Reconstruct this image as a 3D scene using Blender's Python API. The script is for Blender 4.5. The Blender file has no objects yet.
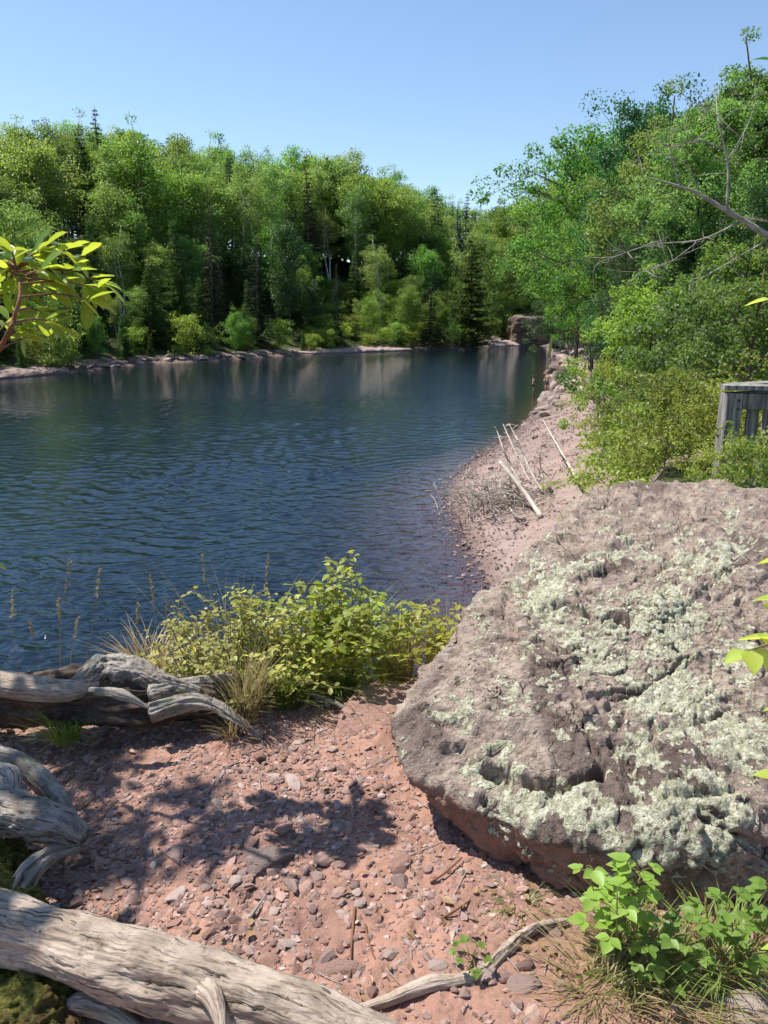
import bpy, bmesh, math, random
import numpy as np
from mathutils import Vector

random.seed(7)
RNG = np.random.default_rng(7)
scene = bpy.context.scene
COL = scene.collection
PITCH = math.radians(14.7)
CT, ST = math.cos(PITCH), math.sin(PITCH)
FPX = 769.0
CAMZ = 6.0          # camera height over the water
G = 4.4             # height of the path over the water

# ------------------------------------------------------------------ camera maths
def ray(px, py):
    a = (px - 384) / FPX; b = (512 - py) / FPX
    return np.array([a, CT + b * ST, -ST + b * CT])
def P(px, py, z):                       # point of a view ray at height z
    d = ray(px, py); t = (z - CAMZ) / d[2]
    return np.array([0, 0, CAMZ]) + t * d
def PD(px, py, dist):                   # point of a view ray at forward distance y
    d = ray(px, py); t = dist / d[1]
    return np.array([0, 0, CAMZ]) + t * d
def proj(p):
    p = np.asarray(p, float) - np.array([0, 0, CAMZ])
    x = p[..., 0]; f = p[..., 1] * CT - p[..., 2] * ST; u = p[..., 1] * ST + p[..., 2] * CT
    return 384 + FPX * x / f, 512 - FPX * u / f

# ------------------------------------------------------------------ noise
def _hash(ix, iy, iz, seed):
    h = (ix.astype(np.int64) * 374761393 + iy.astype(np.int64) * 668265263 + iz.astype(np.int64) * 2147483647 + seed * 974634777) & 0xFFFFFFFF
    h = ((h ^ (h >> 13)) * 1274126177) & 0xFFFFFFFF
    h = ((h ^ (h >> 16)) * 2246822519) & 0xFFFFFFFF
    h ^= h >> 15
    return h
def vnoise(p, seed=0):
    p = np.asarray(p, float); i = np.floor(p).astype(np.int64); f = p - i
    u = f * f * f * (f * (f * 6 - 15) + 10)
    r = 0
    for dx in (0, 1):
        wx = u[:, 0] if dx else 1 - u[:, 0]
        for dy in (0, 1):
            wy = u[:, 1] if dy else 1 - u[:, 1]
            for dz in (0, 1):
                wz = u[:, 2] if dz else 1 - u[:, 2]
                h = _hash(i[:, 0] + dx, i[:, 1] + dy, i[:, 2] + dz, seed)
                g = (h & 0xFFFF) / 65535.0 * 2 - 1
                g2 = ((h >> 16) & 0xFF) / 255.0 * 2 - 1
                g3 = ((h >> 24) & 0xFF) / 255.0 * 2 - 1
                r = r + wx * wy * wz * (g * (f[:, 0] - dx) + g2 * (f[:, 1] - dy) + g3 * (f[:, 2] - dz))
    return r * 1.6
def fbm(p, octaves=4, seed=0, gain=.5, lac=2.03):
    p = np.asarray(p, float); a = 1; r = 0; n = 0
    for o in range(octaves):
        r = r + a * vnoise(p, seed + o * 17); n += a; a *= gain; p = p * lac + 13.7
    return r / n
def voronoi(p, seed=0):
    p = np.asarray(p, float); i = np.floor(p).astype(np.int64)
    best = np.full(len(p), 9e9); sec = np.full(len(p), 9e9); cid = np.zeros(len(p))
    for dx in (-1, 0, 1):
        for dy in (-1, 0, 1):
            for dz in (-1, 0, 1):
                c = i + np.array([dx, dy, dz])
                h = _hash(c[:, 0], c[:, 1], c[:, 2], seed)
                q = c + np.stack([(h & 1023) / 1023., ((h >> 10) & 1023) / 1023., ((h >> 20) & 1023) / 1023.], 1)
                d = ((p - q) ** 2).sum(1)
                m = d < best
                sec = np.where(m, best, np.minimum(sec, d))
                cid = np.where(m, ((h >> 5) & 4095) / 4095., cid)
                best = np.where(m, d, best)
    return np.sqrt(best), np.sqrt(sec), cid
def facets(p, seed=0):
    """piecewise flat relief: every cell is tilted its own way"""
    p = np.asarray(p, float); i = np.floor(p).astype(np.int64); best = np.full(len(p), 9e9); val = np.zeros(len(p))
    for dx in (-1, 0, 1):
        for dy in (-1, 0, 1):
            for dz in (-1, 0, 1):
                c = i + np.array([dx, dy, dz]); h = _hash(c[:, 0], c[:, 1], c[:, 2], seed); g = _hash(c[:, 0], c[:, 1], c[:, 2], seed + 99)
                q = c + np.stack([(h & 1023) / 1023., ((h >> 10) & 1023) / 1023., ((h >> 20) & 1023) / 1023.], 1); e = p - q; d = (e ** 2).sum(1)
                t = np.stack([(g & 1023) / 511.5 - 1, ((g >> 10) & 1023) / 511.5 - 1, ((g >> 20) & 1023) / 511.5 - 1], 1)
                m = d < best; val = np.where(m, (e * t).sum(1), val); best = np.where(m, d, best)
    return val
def sstep(a, b, x):
    t = np.clip((x - a) / (b - a), 0, 1); return t * t * (3 - 2 * t)

# ------------------------------------------------------------------ objects
def tag(o, label=None, cat=None, group=None, kind=None):
    if label: o['label'] = label
    if cat: o['category'] = cat
    if group: o['group'] = group
    if kind: o['kind'] = kind
    return o
def thing(name, label, cat, loc=(0, 0, 0), group=None):
    o = bpy.data.objects.new(name, None); COL.objects.link(o)
    o.location = tuple(float(v) for v in loc); o.empty_display_size = .2
    return tag(o, label, cat, group)
def mesh_np(name, V, quads=None, tris=None, smooth=True, mat=None, attrs=None):
    V = np.asarray(V, np.float32)
    me = bpy.data.meshes.new(name)
    loops = []; tot = []
    if quads is not None and len(quads):
        q = np.asarray(quads, np.int32); loops.append(q.ravel()); tot.append(np.full(len(q), 4, np.int32))
    if tris is not None and len(tris):
        t = np.asarray(tris, np.int32); loops.append(t.ravel()); tot.append(np.full(len(t), 3, np.int32))
    loops = np.concatenate(loops); tot = np.concatenate(tot)
    me.vertices.add(len(V)); me.vertices.foreach_set('co', V.ravel())
    me.loops.add(len(loops)); me.loops.foreach_set('vertex_index', loops)
    me.polygons.add(len(tot))
    me.polygons.foreach_set('loop_start', np.concatenate([[0], np.cumsum(tot)[:-1]]).astype(np.int32))
    me.polygons.foreach_set('loop_total', tot)
    me.polygons.foreach_set('use_smooth', np.full(len(tot), bool(smooth)))
    if attrs:
        for k, a in attrs.items():
            a = np.asarray(a, np.float32)
            if a.ndim == 1:
                at = me.attributes.new(k, 'FLOAT', 'POINT'); at.data.foreach_set('value', a)
            else:
                at = me.attributes.new(k, 'FLOAT_VECTOR', 'POINT'); at.data.foreach_set('vector', a.ravel())
    me.update(calc_edges=True); me.validate()
    if mat: me.materials.append(mat)
    return me
def obj(name, me, parent=None, loc=None):
    o = bpy.data.objects.new(name, me); COL.objects.link(o)
    if parent is not None: o.parent = parent
    if loc is not None: o.location = tuple(float(v) for v in loc)
    return o
def copy_tree(o, parent=None):
    c = o.copy(); COL.objects.link(c)
    if parent is not None: c.parent = parent
    for ch in [x for x in KIDS.get(o.name, [])]:
        copy_tree(ch, c)
    return c
KIDS = {}
def kids(root, *ch): KIDS[root.name] = list(ch)

class MB:                                # merges vertex/face arrays into one mesh
    def __init__(s): s.V = []; s.Q = []; s.T = []; s.A = []; s.n = 0
    def add(s, V, Q=None, T=None, A=None):
        V = np.asarray(V, float)
        if Q is not None and len(Q): s.Q.append(np.asarray(Q) + s.n)
        if T is not None and len(T): s.T.append(np.asarray(T) + s.n)
        s.V.append(V); s.A.append(np.zeros((len(V), 3)) if A is None else A); s.n += len(V)
    def mesh(s, name, mat, smooth=True, origin=(0, 0, 0)):
        V = np.concatenate(s.V) - np.array(origin)
        return mesh_np(name, V, np.concatenate(s.Q) if s.Q else None, np.concatenate(s.T) if s.T else None, smooth, mat, {'lc': np.concatenate(s.A)})

def spline(pts, n):
    pts = np.asarray(pts, float); k = len(pts)
    if k == 2: 
        t = np.linspace(0, 1, n)[:, None]; return pts[0] * (1 - t) + pts[1] * t
    ext = np.vstack([2 * pts[0] - pts[1], pts, 2 * pts[-1] - pts[-2]])
    T = np.linspace(0, k - 1 - 1e-6, n); i = T.astype(int); f = (T - i)[:, None]
    a, b, c, d = ext[i], ext[i + 1], ext[i + 2], ext[i + 3]
    return .5 * (2 * b + (c - a) * f + (2 * a - 5 * b + 4 * c - d) * f ** 2 + (3 * b - a - 3 * c + d) * f ** 3)
def tube(mb, pts, rad, seg=6, n=None, rough=0, rfreq=(3, 3), seed=0, cap=True, flat=None, cracks=0):
    pts = np.asarray(pts, float); rad = np.asarray(rad, float)
    if n:
        r = np.interp(np.linspace(0, 1, n), np.linspace(0, 1, len(rad)), rad); pts = spline(pts, n); rad = r
    k = len(pts)
    tan = np.gradient(pts, axis=0); tan /= np.linalg.norm(tan, axis=1)[:, None] + 1e-9
    ref = np.array([0, 0, 1.]) if abs(tan[:, 2]).mean() < .8 else np.array([1., 0, 0])
    X = np.cross(tan, ref); X /= np.linalg.norm(X, axis=1)[:, None] + 1e-9
    Y = np.cross(X, tan)
    an = np.linspace(0, 2 * np.pi, seg, endpoint=False)
    ca, sa = np.cos(an), np.sin(an)
    L = np.concatenate([[0], np.cumsum(np.linalg.norm(np.diff(pts, axis=0), axis=1))])
    rr = np.repeat(rad[:, None], seg, 1)
    LC = np.stack([np.broadcast_to(ca, (k, seg)) * rad.mean(), np.broadcast_to(sa, (k, seg)) * rad.mean(), np.repeat(L[:, None], seg, 1)], 2).reshape(-1, 3)
    if rough:
        s1 = np.stack([LC[:, 0] / rad.mean() * rfreq[0], LC[:, 1] / rad.mean() * rfreq[0], LC[:, 2] * rfreq[1]], 1)
        rr = rr * (1 + rough * (fbm(s1, 4, seed)).reshape(k, seg))
    if cracks:
        s2 = np.stack([LC[:, 0] / rad.mean() * 4.5, LC[:, 1] / rad.mean() * 4.5, LC[:, 2] * 2.2], 1); n2 = vnoise(s2, seed + 50); n3 = vnoise(s2 * [2.2, 2.2, 1.6], seed + 60)
        g = (1 - sstep(0, .07, np.abs(n2))) * sstep(-.1, .3, vnoise(s2 * [.3, .3, 1.2], seed + 70)) + .7 * (1 - sstep(0, .06, np.abs(n3)))
        rr = rr * (1 - cracks * g.reshape(k, seg))
    V = pts[:, None, :] + (X[:, None, :] * ca[None, :, None] + Y[:, None, :] * sa[None, :, None]) * rr[:, :, None]
    V = V.reshape(-1, 3)
    i = np.arange(k - 1)[:, None] * seg; j = np.arange(seg)[None, :]; j2 = (j + 1) % seg
    Q = np.stack([i + j, i + j2, i + seg + j2, i + seg + j], 2).reshape(-1, 4)
    T = None
    if cap:
        V = np.vstack([V, pts[0] - tan[0] * rad[0] * .25, pts[-1] + tan[-1] * rad[-1] * .25]); LC = np.vstack([LC, [0, 0, 0], [0, 0, L[-1]]])
        b = k * seg; jj = np.arange(seg)
        T = np.vstack([np.stack([(jj + 1) % seg, jj, np.full(seg, b)], 1), np.stack([(k - 1) * seg + jj, (k - 1) * seg + (jj + 1) % seg, np.full(seg, b + 1)], 1)])
    mb.add(V, Q, T, LC)

def norm(v): return v / (np.linalg.norm(v, axis=-1, keepdims=True) + 1e-9)
def bake(tv, tq, tt, pos, X, Y, Z, sx, sy, sz):
    """place one template at many frames; returns V, Q, T"""
    n = len(pos); m = len(tv)
    V = (pos[:, None, :] + X[:, None, :] * (tv[None, :, 0:1] * np.reshape(sx, (-1, 1, 1))) + Y[:, None, :] * (tv[None, :, 1:2] * np.reshape(sy, (-1, 1, 1)))
         + Z[:, None, :] * (tv[None, :, 2:3] * np.reshape(sz, (-1, 1, 1)))).reshape(-1, 3)
    off = (np.arange(n) * m)[:, None, None]
    Q = (np.asarray(tq)[None] + off).reshape(-1, 4) if tq is not None and len(tq) else None
    T = (np.asarray(tt)[None] + off).reshape(-1, 3) if tt is not None and len(tt) else None
    return V, Q, T
def frames(axis, up):
    X = norm(axis); Y = norm(np.cross(up, X)); Z = np.cross(X, Y); return X, Y, Z
# leaf templates: x along, y across, z out
KITE = (np.array([[0, 0, 0], [.45, .5, .12], [1, 0, 0], [.45, -.5, .12]], float), None, [[0, 2, 1], [0, 3, 2]])
def leaf_template(shape='ovate'):
    st = {'ovate': [(0, 0), (.12, .28), (.32, .5), (.55, .46), (.78, .26), (1, 0)],
          'long': [(0, 0), (.15, .16), (.4, .3), (.65, .34), (.85, .22), (1, 0)]}[shape]
    V = []; Q = []; T = []
    for u, w in st:
        zc = -.10 * u * u
        V += [(u, w, zc + .22 * w), (u, 0, zc), (u, -w, zc + .22 * w)]
    for i in range(len(st) - 1):
        a = i * 3
        Q += [[a, a + 1, a + 4, a + 3], [a + 1, a + 2, a + 5, a + 4]]
    return np.array(V, float), Q, None
OVATE = leaf_template('ovate'); LONGLEAF = leaf_template('long')

# ------------------------------------------------------------------ node materials
class NT:
    def __init__(s, name):
        s.m = bpy.data.materials.new(name); s.m.use_nodes = True; s.t = s.m.node_tree; s.t.nodes.clear()
        s.out = s.t.nodes.new('ShaderNodeOutputMaterial')
    def n(s, typ, ins=None, **kw):
        nd = s.t.nodes.new('ShaderNode' + typ)
        for k, v in kw.items(): setattr(nd, k, v)
        for k, v in (ins or {}).items():
            sock = nd.inputs[k]
            if isinstance(v, bpy.types.NodeSocket): s.t.links.new(v, sock)
            else: sock.default_value = v
        return nd
    def mix(s, f, a, b, mode='MIX'):
        nd = s.n('Mix', data_type='RGBA', blend_type=mode)
        for k, v in ((0, f), (6, a), (7, b)):
            if isinstance(v, bpy.types.NodeSocket): s.t.links.new(v, nd.inputs[k])
            else: nd.inputs[k].default_value = v if k == 0 else (tuple(v) + (1,) if len(v) == 3 else v)
        return nd.outputs[2]
    def math(s, op, a, b=0.5, clamp=False):
        nd = s.n('Math', operation=op, use_clamp=clamp)
        for k, v in ((0, a), (1, b)):
            if isinstance(v, bpy.types.NodeSocket): s.t.links.new(v, nd.inputs[k])
            else: nd.inputs[k].default_value = v
        return nd.outputs[0]
    def ramp(s, f, a, b, lo=0, hi=1):
        nd = s.n('MapRange', {'Value': f, 'From Min': a, 'From Max': b, 'To Min': lo, 'To Max': hi}); nd.interpolation_type = 'SMOOTHSTEP'; return nd.outputs[0]
    def noise(s, vec, scale, detail=4, rough=.55, dist=0):
        nd = s.n('TexNoise', {'Scale': scale, 'Detail': detail, 'Roughness': rough, 'Distortion': dist})
        if vec is not None: s.t.links.new(vec, nd.inputs['Vector'])
        return nd.outputs[0]
    def coord(s, which='Object'): return s.n('TexCoord').outputs[which]
    def pos(s): return s.n('NewGeometry').outputs['Position']
    def scale(s, vec, sc): return s.n('Mapping', {'Vector': vec, 'Scale': sc}).outputs[0]
    def attr(s, name, out='Fac'): return s.n('Attribute', attribute_name=name).outputs[out]
    def bump(s, h, strength=.5, dist=.01, normal=None):
        d = {'Height': h, 'Strength': strength, 'Distance': dist}
        if normal is not None: d['Normal'] = normal
        return s.n('Bump', d).outputs[0]
    def surf(s, sh): s.t.links.new(sh, s.out.inputs['Surface']); return s.m

def leaf_mat(name, col, trans, var=.6, rough=.45, tf=.42, spec=.4, alt=None, hue=.028):
    k = NT(name)
    g = k.n('NewGeometry'); oi = k.n('ObjectInfo')
    rnd = g.outputs['Random Per Island']
    base = k.mix(rnd, col, alt if alt else tuple(c * .6 for c in col))
    hv = k.math('ADD', k.math('MULTIPLY', oi.outputs['Random'], hue * 2), .5 - hue)
    val = k.math('ADD', k.math('MULTIPLY', k.math('FRACT', k.math('MULTIPLY', oi.outputs['Random'], 7.31)), var), 1 - var * .5)
    hs = k.n('HueSaturation', {'Hue': hv, 'Saturation': 1.0, 'Value': val, 'Color': base}).outputs[0]
    tr = k.mix(rnd, trans, tuple(c * .65 for c in trans))
    hs2 = k.n('HueSaturation', {'Hue': hv, 'Value': val, 'Color': tr}).outputs[0]
    p = k.n('BsdfPrincipled', {'Base Color': hs, 'Roughness': rough, 'Specular IOR Level': spec})
    t = k.n('BsdfTranslucent', {'Color': hs2})
    return k.surf(k.n('MixShader', {0: tf, 1: p.outputs[0], 2: t.outputs[0]}).outputs[0])
def bark_mat(name, a, b, sc=1, bumpd=.01):
    k = NT(name); v = k.attr('lc', 'Vector')
    f = k.noise(k.scale(v, (14 * sc, 14 * sc, 3 * sc)), 1, 5, .6)
    c = k.mix(k.ramp(f, .35, .65), a, b)
    return k.surf(k.n('BsdfPrincipled', {'Base Color': c, 'Roughness': .85, 'Specular IOR Level': .2, 'Normal': k.bump(f, .6, bumpd)}).outputs[0])

M = {}
M['leaf_mid'] = leaf_mat('leaf_mid_green', (0.130, 0.236, 0.046), (0.424, 0.712, 0.077))
M['leaf_dark'] = leaf_mat('leaf_dark_green', (0.046, 0.111, 0.031), (0.105, 0.255, 0.045), tf=.35)
M['leaf_birch'] = leaf_mat('leaf_birch_green', (0.176, 0.279, 0.066), (0.458, 0.657, 0.107))
M['leaf_bright'] = leaf_mat('leaf_bright_green', (0.216, 0.338, 0.054), (0.546, 0.754, 0.078))
M['leaf_bush'] = leaf_mat('leaf_bush', (.30, .40, .06), (.78, .86, .10), tf=.5, alt=(.30, .33, .07))
M['leaf_shrub'] = leaf_mat('leaf_shrub_green', (.19, .27, .045), (.47, .58, .07), alt=(.25, .29, .06), hue=.02)
M['leaf_light'] = leaf_mat('leaf_light_green', (.115, .19, .045), (.28, .42, .06), alt=(.16, .21, .06), hue=.03)
M['leaf_yellow'] = leaf_mat('leaf_yellow_green', (.44, .42, .12), (.80, .74, .18), alt=(.28, .34, .08), hue=.01)
M['leaf_fresh'] = leaf_mat('leaf_fresh', (.19, .29, .06), (.44, .58, .09), alt=(.20, .32, .05), hue=.01)
M['leaf_glow'] = leaf_mat('leaf_glossy_green', (.15, .30, .045), (.72, .86, .07), rough=.3, spec=.5, tf=.5, hue=.005)
M['needle'] = leaf_mat('needle_dark', (.032, .060, .026), (.04, .08, .025), tf=.2, rough=.6, spec=.2)
M['needle_brown'] = leaf_mat('needle_brownish', (.075, .07, .032), (.06, .07, .03), tf=.2, rough=.6, spec=.2)
M['cedar'] = leaf_mat('cedar_green', (0.083, 0.158, 0.033), (0.160, 0.304, 0.048), tf=.3, rough=.6, spec=.2)
M['grass'] = leaf_mat('grass_blade', (.16, .26, .05), (.36, .52, .08), alt=(.26, .28, .09), hue=.01)
M['straw'] = leaf_mat('straw_blade', (.42, .34, .18), (.45, .36, .16), alt=(.30, .22, .11), hue=.01)
M['litter'] = leaf_mat('dead_leaf', (.32, .20, .10), (.3, .18, .07), alt=(.18, .11, .06), hue=.01, tf=.2)
M['bark'] = bark_mat('bark_brown', (.10, .075, .055), (.20, .16, .125))
M['bark_birch'] = bark_mat('bark_pale', (.42, .40, .36), (.74, .72, .67))
M['twig_red'] = bark_mat('bark_red_twig', (.15, .07, .04), (.27, .14, .085), 3, .002)
M['stem'] = bark_mat('stem_green_brown', (.16, .15, .05), (.28, .20, .08), 4, .001)
M['deadwood'] = bark_mat('dead_branch_grey', (.22, .19, .16), (.46, .42, .37), 1.5, .004)

# weathered driftwood with grain, checks and stains
def drift_mat(name, light, mid, dark, moss=0):
    k = NT(name); v = k.attr('lc', 'Vector'); o = k.coord('Object')
    wv = k.n('VectorMath', {0: v, 1: k.n('VectorMath', {0: k.n('TexNoise', {'Vector': v, 'Scale': 9., 'Detail': 3.}).outputs[1], 'Scale': .035}, operation='SCALE').outputs[0]}, operation='ADD').outputs[0]
    grain = k.noise(k.scale(wv, (130, 130, 7)), 1, 5, .62)
    grain2 = k.noise(k.scale(wv, (240, 240, 14)), 1, 3, .6)
    patch = k.noise(v, 9, 4, .6)
    c = k.mix(k.ramp(patch, .40, .60), light, mid)
    c = k.mix(k.math('MULTIPLY', k.ramp(k.noise(v, 26, 5, .7), .50, .66), .6), c, tuple(q * .62 for q in mid))
    c = k.mix(k.ramp(grain, .46, .36), c, dark)
    c = k.mix(k.math('MULTIPLY', k.ramp(grain2, .35, .65), .35), c, mid)
    crack = k.ramp(k.noise(k.scale(wv, (60, 60, 3.0)), 1, 3, .6, .4), .37, .33)
    c = k.mix(k.math('MULTIPLY', crack, .8), c, (.035, .025, .02))
    st = k.ramp(k.noise(o, 16, 5, .7), .60, .68)
    c = k.mix(k.math('MULTIPLY', st, .65), c, dark)
    if moss:
        mm = k.ramp(k.noise(o, 7, 5, .7), .52, .60)
        c = k.mix(k.math('MULTIPLY', mm, moss), c, (.22, .26, .12))
    h = k.math('SUBTRACT', k.math('MULTIPLY', k.math('ADD', grain, k.math('MULTIPLY', grain2, .4)), 1), k.math('MULTIPLY', crack, 1.2))
    return k.surf(k.n('BsdfPrincipled', {'Base Color': c, 'Roughness': .75, 'Specular IOR Level': .25, 'Normal': k.bump(h, .9, .006)}).outputs[0])
M['drift'] = drift_mat('driftwood_bleached', (.47, .38, .305), (.30, .235, .18), (.13, .09, .065))
M['drift_grey'] = drift_mat('driftwood_grey_rough', (.36, .32, .28), (.20, .165, .135), (.045, .033, .025), .25)
M['drift_dark'] = drift_mat('driftwood_rotten_shade_painted', (.12, .085, .06), (.06, .04, .03), (.02, .014, .01))  # rotten wood, blackened further so its colour carries the shade of the hollow

def stone_mat(name, cols, sc=8, var=.5, bumpd=.01, rough=.85, object_var=True):
    k = NT(name); o = k.coord('Object'); g = k.n('NewGeometry'); oi = k.n('ObjectInfo')
    r = k.math('FRACT', k.math('ADD', g.outputs['Random Per Island'], oi.outputs['Random']))
    cr = k.n('ValToRGB', {'Fac': r}); el = cr.color_ramp.elements
    el[0].color = cols[0] + (1,); el[1].color = cols[-1] + (1,)
    for i, c in enumerate(cols[1:-1]):
        e = el.new((i + 1) / (len(cols) - 1)); e.color = c + (1,)
    f = k.noise(o, sc, 5, .65)
    c = k.mix(k.ramp(f, .35, .7, 0, var), cr.outputs[0], tuple(v * .45 for v in cols[0]))
    f2 = k.noise(o, sc * 4, 4, .6)
    h = k.math('ADD', f, k.math('MULTIPLY', f2, .4))
    return k.surf(k.n('BsdfPrincipled', {'Base Color': c, 'Roughness': rough, 'Specular IOR Level': .25, 'Normal': k.bump(h, .7, bumpd)}).outputs[0])
M['chip'] = stone_mat('red_stone_chips', [(.37, .215, .165), (.22, .135, .11), (.46, .29, .235), (.30, .22, .195), (.15, .09, .075), (.52, .41, .36)], 30, .5, .003)
M['pebble'] = stone_mat('beach_pebbles', [(.32, .23, .20), (.25, .185, .165), (.38, .29, .26), (.20, .155, .14), (.36, .30, .28)], 20, .4, .004)
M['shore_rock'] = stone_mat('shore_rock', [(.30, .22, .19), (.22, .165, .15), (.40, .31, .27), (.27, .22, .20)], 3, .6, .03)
M['cliff'] = stone_mat('cliff_rock', [(.24, .17, .14), (.18, .13, .105), (.28, .21, .17)], .8, .9, .3)
M['slab'] = stone_mat('red_bedrock', [(.46, .285, .225), (.42, .25, .195), (.48, .30, .24)], 14, .7, .02)
M['far_rock'] = stone_mat('pale_rock_painted_sunlit', [(.40, .30, .265), (.32, .23, .20), (.46, .37, .33)], 3, .5, .03)  # paler rock colour; stands in for sunlight along the far waterline
def moss_mat():
    k = NT('moss'); o = k.coord('Object'); f = k.noise(o, 60, 5, .7); f2 = k.noise(o, 9, 3, .6)
    c = k.mix(k.ramp(f, .35, .65), (.05, .05, .015), (.20, .19, .045)); c = k.mix(k.ramp(f2, .5, .65), c, (.10, .07, .03))
    return k.surf(k.n('BsdfPrincipled', {'Base Color': c, 'Roughness': .95, 'Specular IOR Level': .1, 'Normal': k.bump(f, 1, .015)}).outputs[0])
M['moss'] = moss_mat()
def plank_mat():
    k = NT('weathered_planks'); o = k.coord('Object')
    f = k.noise(k.scale(o, (30, 30, 2.5)), 1, 5, .6); f2 = k.noise(o, 5, 4, .6)
    c = k.mix(k.ramp(f, .35, .65), (.12, .11, .10), (.34, .32, .29)); c = k.mix(k.ramp(f2, .55, .7, 0, .5), c, (.17, .2, .17))
    return k.surf(k.n('BsdfPrincipled', {'Base Color': c, 'Roughness': .85, 'Specular IOR Level': .2, 'Normal': k.bump(f, .7, .003)}).outputs[0])
M['plank'] = plank_mat()
def plain(name, c, rough=.6):
    k = NT(name); f = k.noise(k.coord('Object'), 20, 3)
    return k.surf(k.n('BsdfPrincipled', {'Base Color': k.mix(f, c, tuple(v * .75 for v in c)), 'Roughness': rough}).outputs[0])
M['skin'] = plain('skin', (.50, .29, .20)); M['hair'] = plain('hair', (.05, .035, .025)); M['navy'] = plain('navy_cloth', (.02, .03, .06))
M['blue'] = plain('blue_cloth', (.05, .13, .30)); M['orange'] = plain('coral_cloth', (.55, .20, .13)); M['black'] = plain('black_cloth', (.015, .015, .02)); M['bolt'] = plain('bolt', (.05, .05, .05), .4)

# ------------------------------------------------------------------ terrain height
def pw(px, py): return tuple(P(px, py, 0)[:2])
NEAR_SHORE = [(-260, 30), (-60, 9), (-20, 8.2), (-6, 8.0), (-2, 8.4), (.6, 9.5), (2.3, 12), pw(500, 606), pw(492, 588), pw(470, 548), pw(456, 520), pw(449, 503), pw(451, 485), pw(468, 466), pw(498, 445), pw(520, 428),
              pw(533, 411), pw(541, 398), pw(556, 391), pw(560, 384), pw(548, 376), pw(550, 364), pw(553, 356)]
FAR_SHORE = [pw(546, 349), pw(538, 345), pw(528, 344), pw(500, 346), pw(486, 348), pw(478, 350), pw(440, 349), pw(410, 350), pw(385, 351), pw(350, 353), pw(300, 355), pw(250, 359), pw(200, 362), pw(150, 364),
             pw(120, 367), pw(90, 371), pw(60, 374), pw(30, 376), pw(0, 378), pw(-80, 386), (-60, 62), (-90, 50), (-260, 60)]
WATER = NEAR_SHORE + FAR_SHORE
PLATEAU = [(-260, 2), (-30, 2.6), (-1.8, 2.95), (0, 3.05), (.5, 3.3), (.9, 4.0), (1.6, 4.8), (2.3, 6.4), (3.2, 8.5), (5.5, 10.5), (11, 14), (13.5, 24), (19, 42), (28, 66), (40, 92), (60, 120), (90, 150), (400, 200), (400, -200), (-260, -200)]
def seg_dist(x, y, pts, closed=False):
    d = np.full(x.shape, 1e9); n = len(pts)
    for i in range(n if closed else n - 1):
        ax, ay = pts[i]; bx, by = pts[(i + 1) % n]
        vx, vy = bx - ax, by - ay; L = vx * vx + vy * vy + 1e-9
        t = np.clip(((x - ax) * vx + (y - ay) * vy) / L, 0, 1)
        d = np.minimum(d, (x - ax - t * vx) ** 2 + (y - ay - t * vy) ** 2)
    return np.sqrt(d)
def inside(x, y, poly):
    r = np.zeros(x.shape, bool); n = len(poly)
    for i in range(n):
        ax, ay = poly[i]; bx, by = poly[(i + 1) % n]
        c = (ay > y) != (by > y)
        with np.errstate(divide='ignore', invalid='ignore'):
            xi = (bx - ax) * (y - ay) / (by - ay + 1e-12) + ax
        r ^= c & (x < xi)
    return r
def zones(x, y):
    x = np.atleast_1d(np.asarray(x, float)); y = np.atleast_1d(np.asarray(y, float))
    dn = seg_dist(x, y, NEAR_SHORE); df = seg_dist(x, y, FAR_SHORE)
    return dn, df, inside(x, y, WATER), inside(x, y, PLATEAU), seg_dist(x, y, PLATEAU, True)
def height(x, y):
    x = np.atleast_1d(np.asarray(x, float)); y = np.atleast_1d(np.asarray(y, float))
    dn, df, w, pl, de = zones(x, y)
    t = dn / (dn + de + 1e-6)
    wild = sstep(9, 14, y)
    hn = G * (t ** (1.0 + .35 * wild)) 
    hn = np.where(pl, G, hn)
    q = np.stack([x * .12, y * .12, 0 * x], 1)
    hn = hn + vnoise(q, 5) * .6 * sstep(4, 12, de) * sstep(3, 9, dn)
    rise = 1 * sstep(12, 50, x) * sstep(5, 40, dn) * 5
    hn = hn + rise
    hf = .45 * sstep(0, 2.5, df) + 19.5 * sstep(1.0, 46, df) ** .85 + vnoise(q * .8, 9) * 1.2 * sstep(4, 20, df)
    a = 1 / (dn ** 3 + .01); b = 1 / (df ** 3 + .01)
    h = (hn * a + hf * b) / (a + b)
    dw = np.minimum(dn, df)
    rightside = sstep(-9, -3, x) * sstep(12, 16, y) * (1 - sstep(33, 44, y))
    shal = rightside * sstep(3, 12, df)
    deep = -np.minimum(.08 * dw * shal + .35 * dw * (1 - shal) + .03 * dw * dw, 5)
    return np.where(w, deep, h)
def h1(x, y): return float(height([x], [y])[0])
def hit(px, py, r0=6, r1=400):
    d = ray(px, py); t = np.exp(np.linspace(math.log(r0), math.log(r1), 1500)) / d[1]
    p = np.array([0, 0, CAMZ]) + t[:, None] * d
    h = np.maximum(height(p[:, 0], p[:, 1]), 0)
    b = np.nonzero(p[:, 2] <= h)[0]
    return p[b[0]] if len(b) else p[-1]

def near_detail(x, y):
    """small relief of the path; also used to seat things on it"""
    p = np.stack([x, y, 0 * x], 1)
    f = 1 - sstep(6, 12, np.hypot(x, y))
    z = .05 * fbm(p * 1.6, 3, 3) + .022 * fbm(p * 7, 3, 4)
    # ground falls away a little to the left, where the roots lie
    z = z - .10 * sstep(-.5, -1.5, x) * f
    return z * f
def hg(x, y):
    x = np.atleast_1d(np.asarray(x, float)); y = np.atleast_1d(np.asarray(y, float))
    return height(x, y) + near_detail(x, y)

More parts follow.
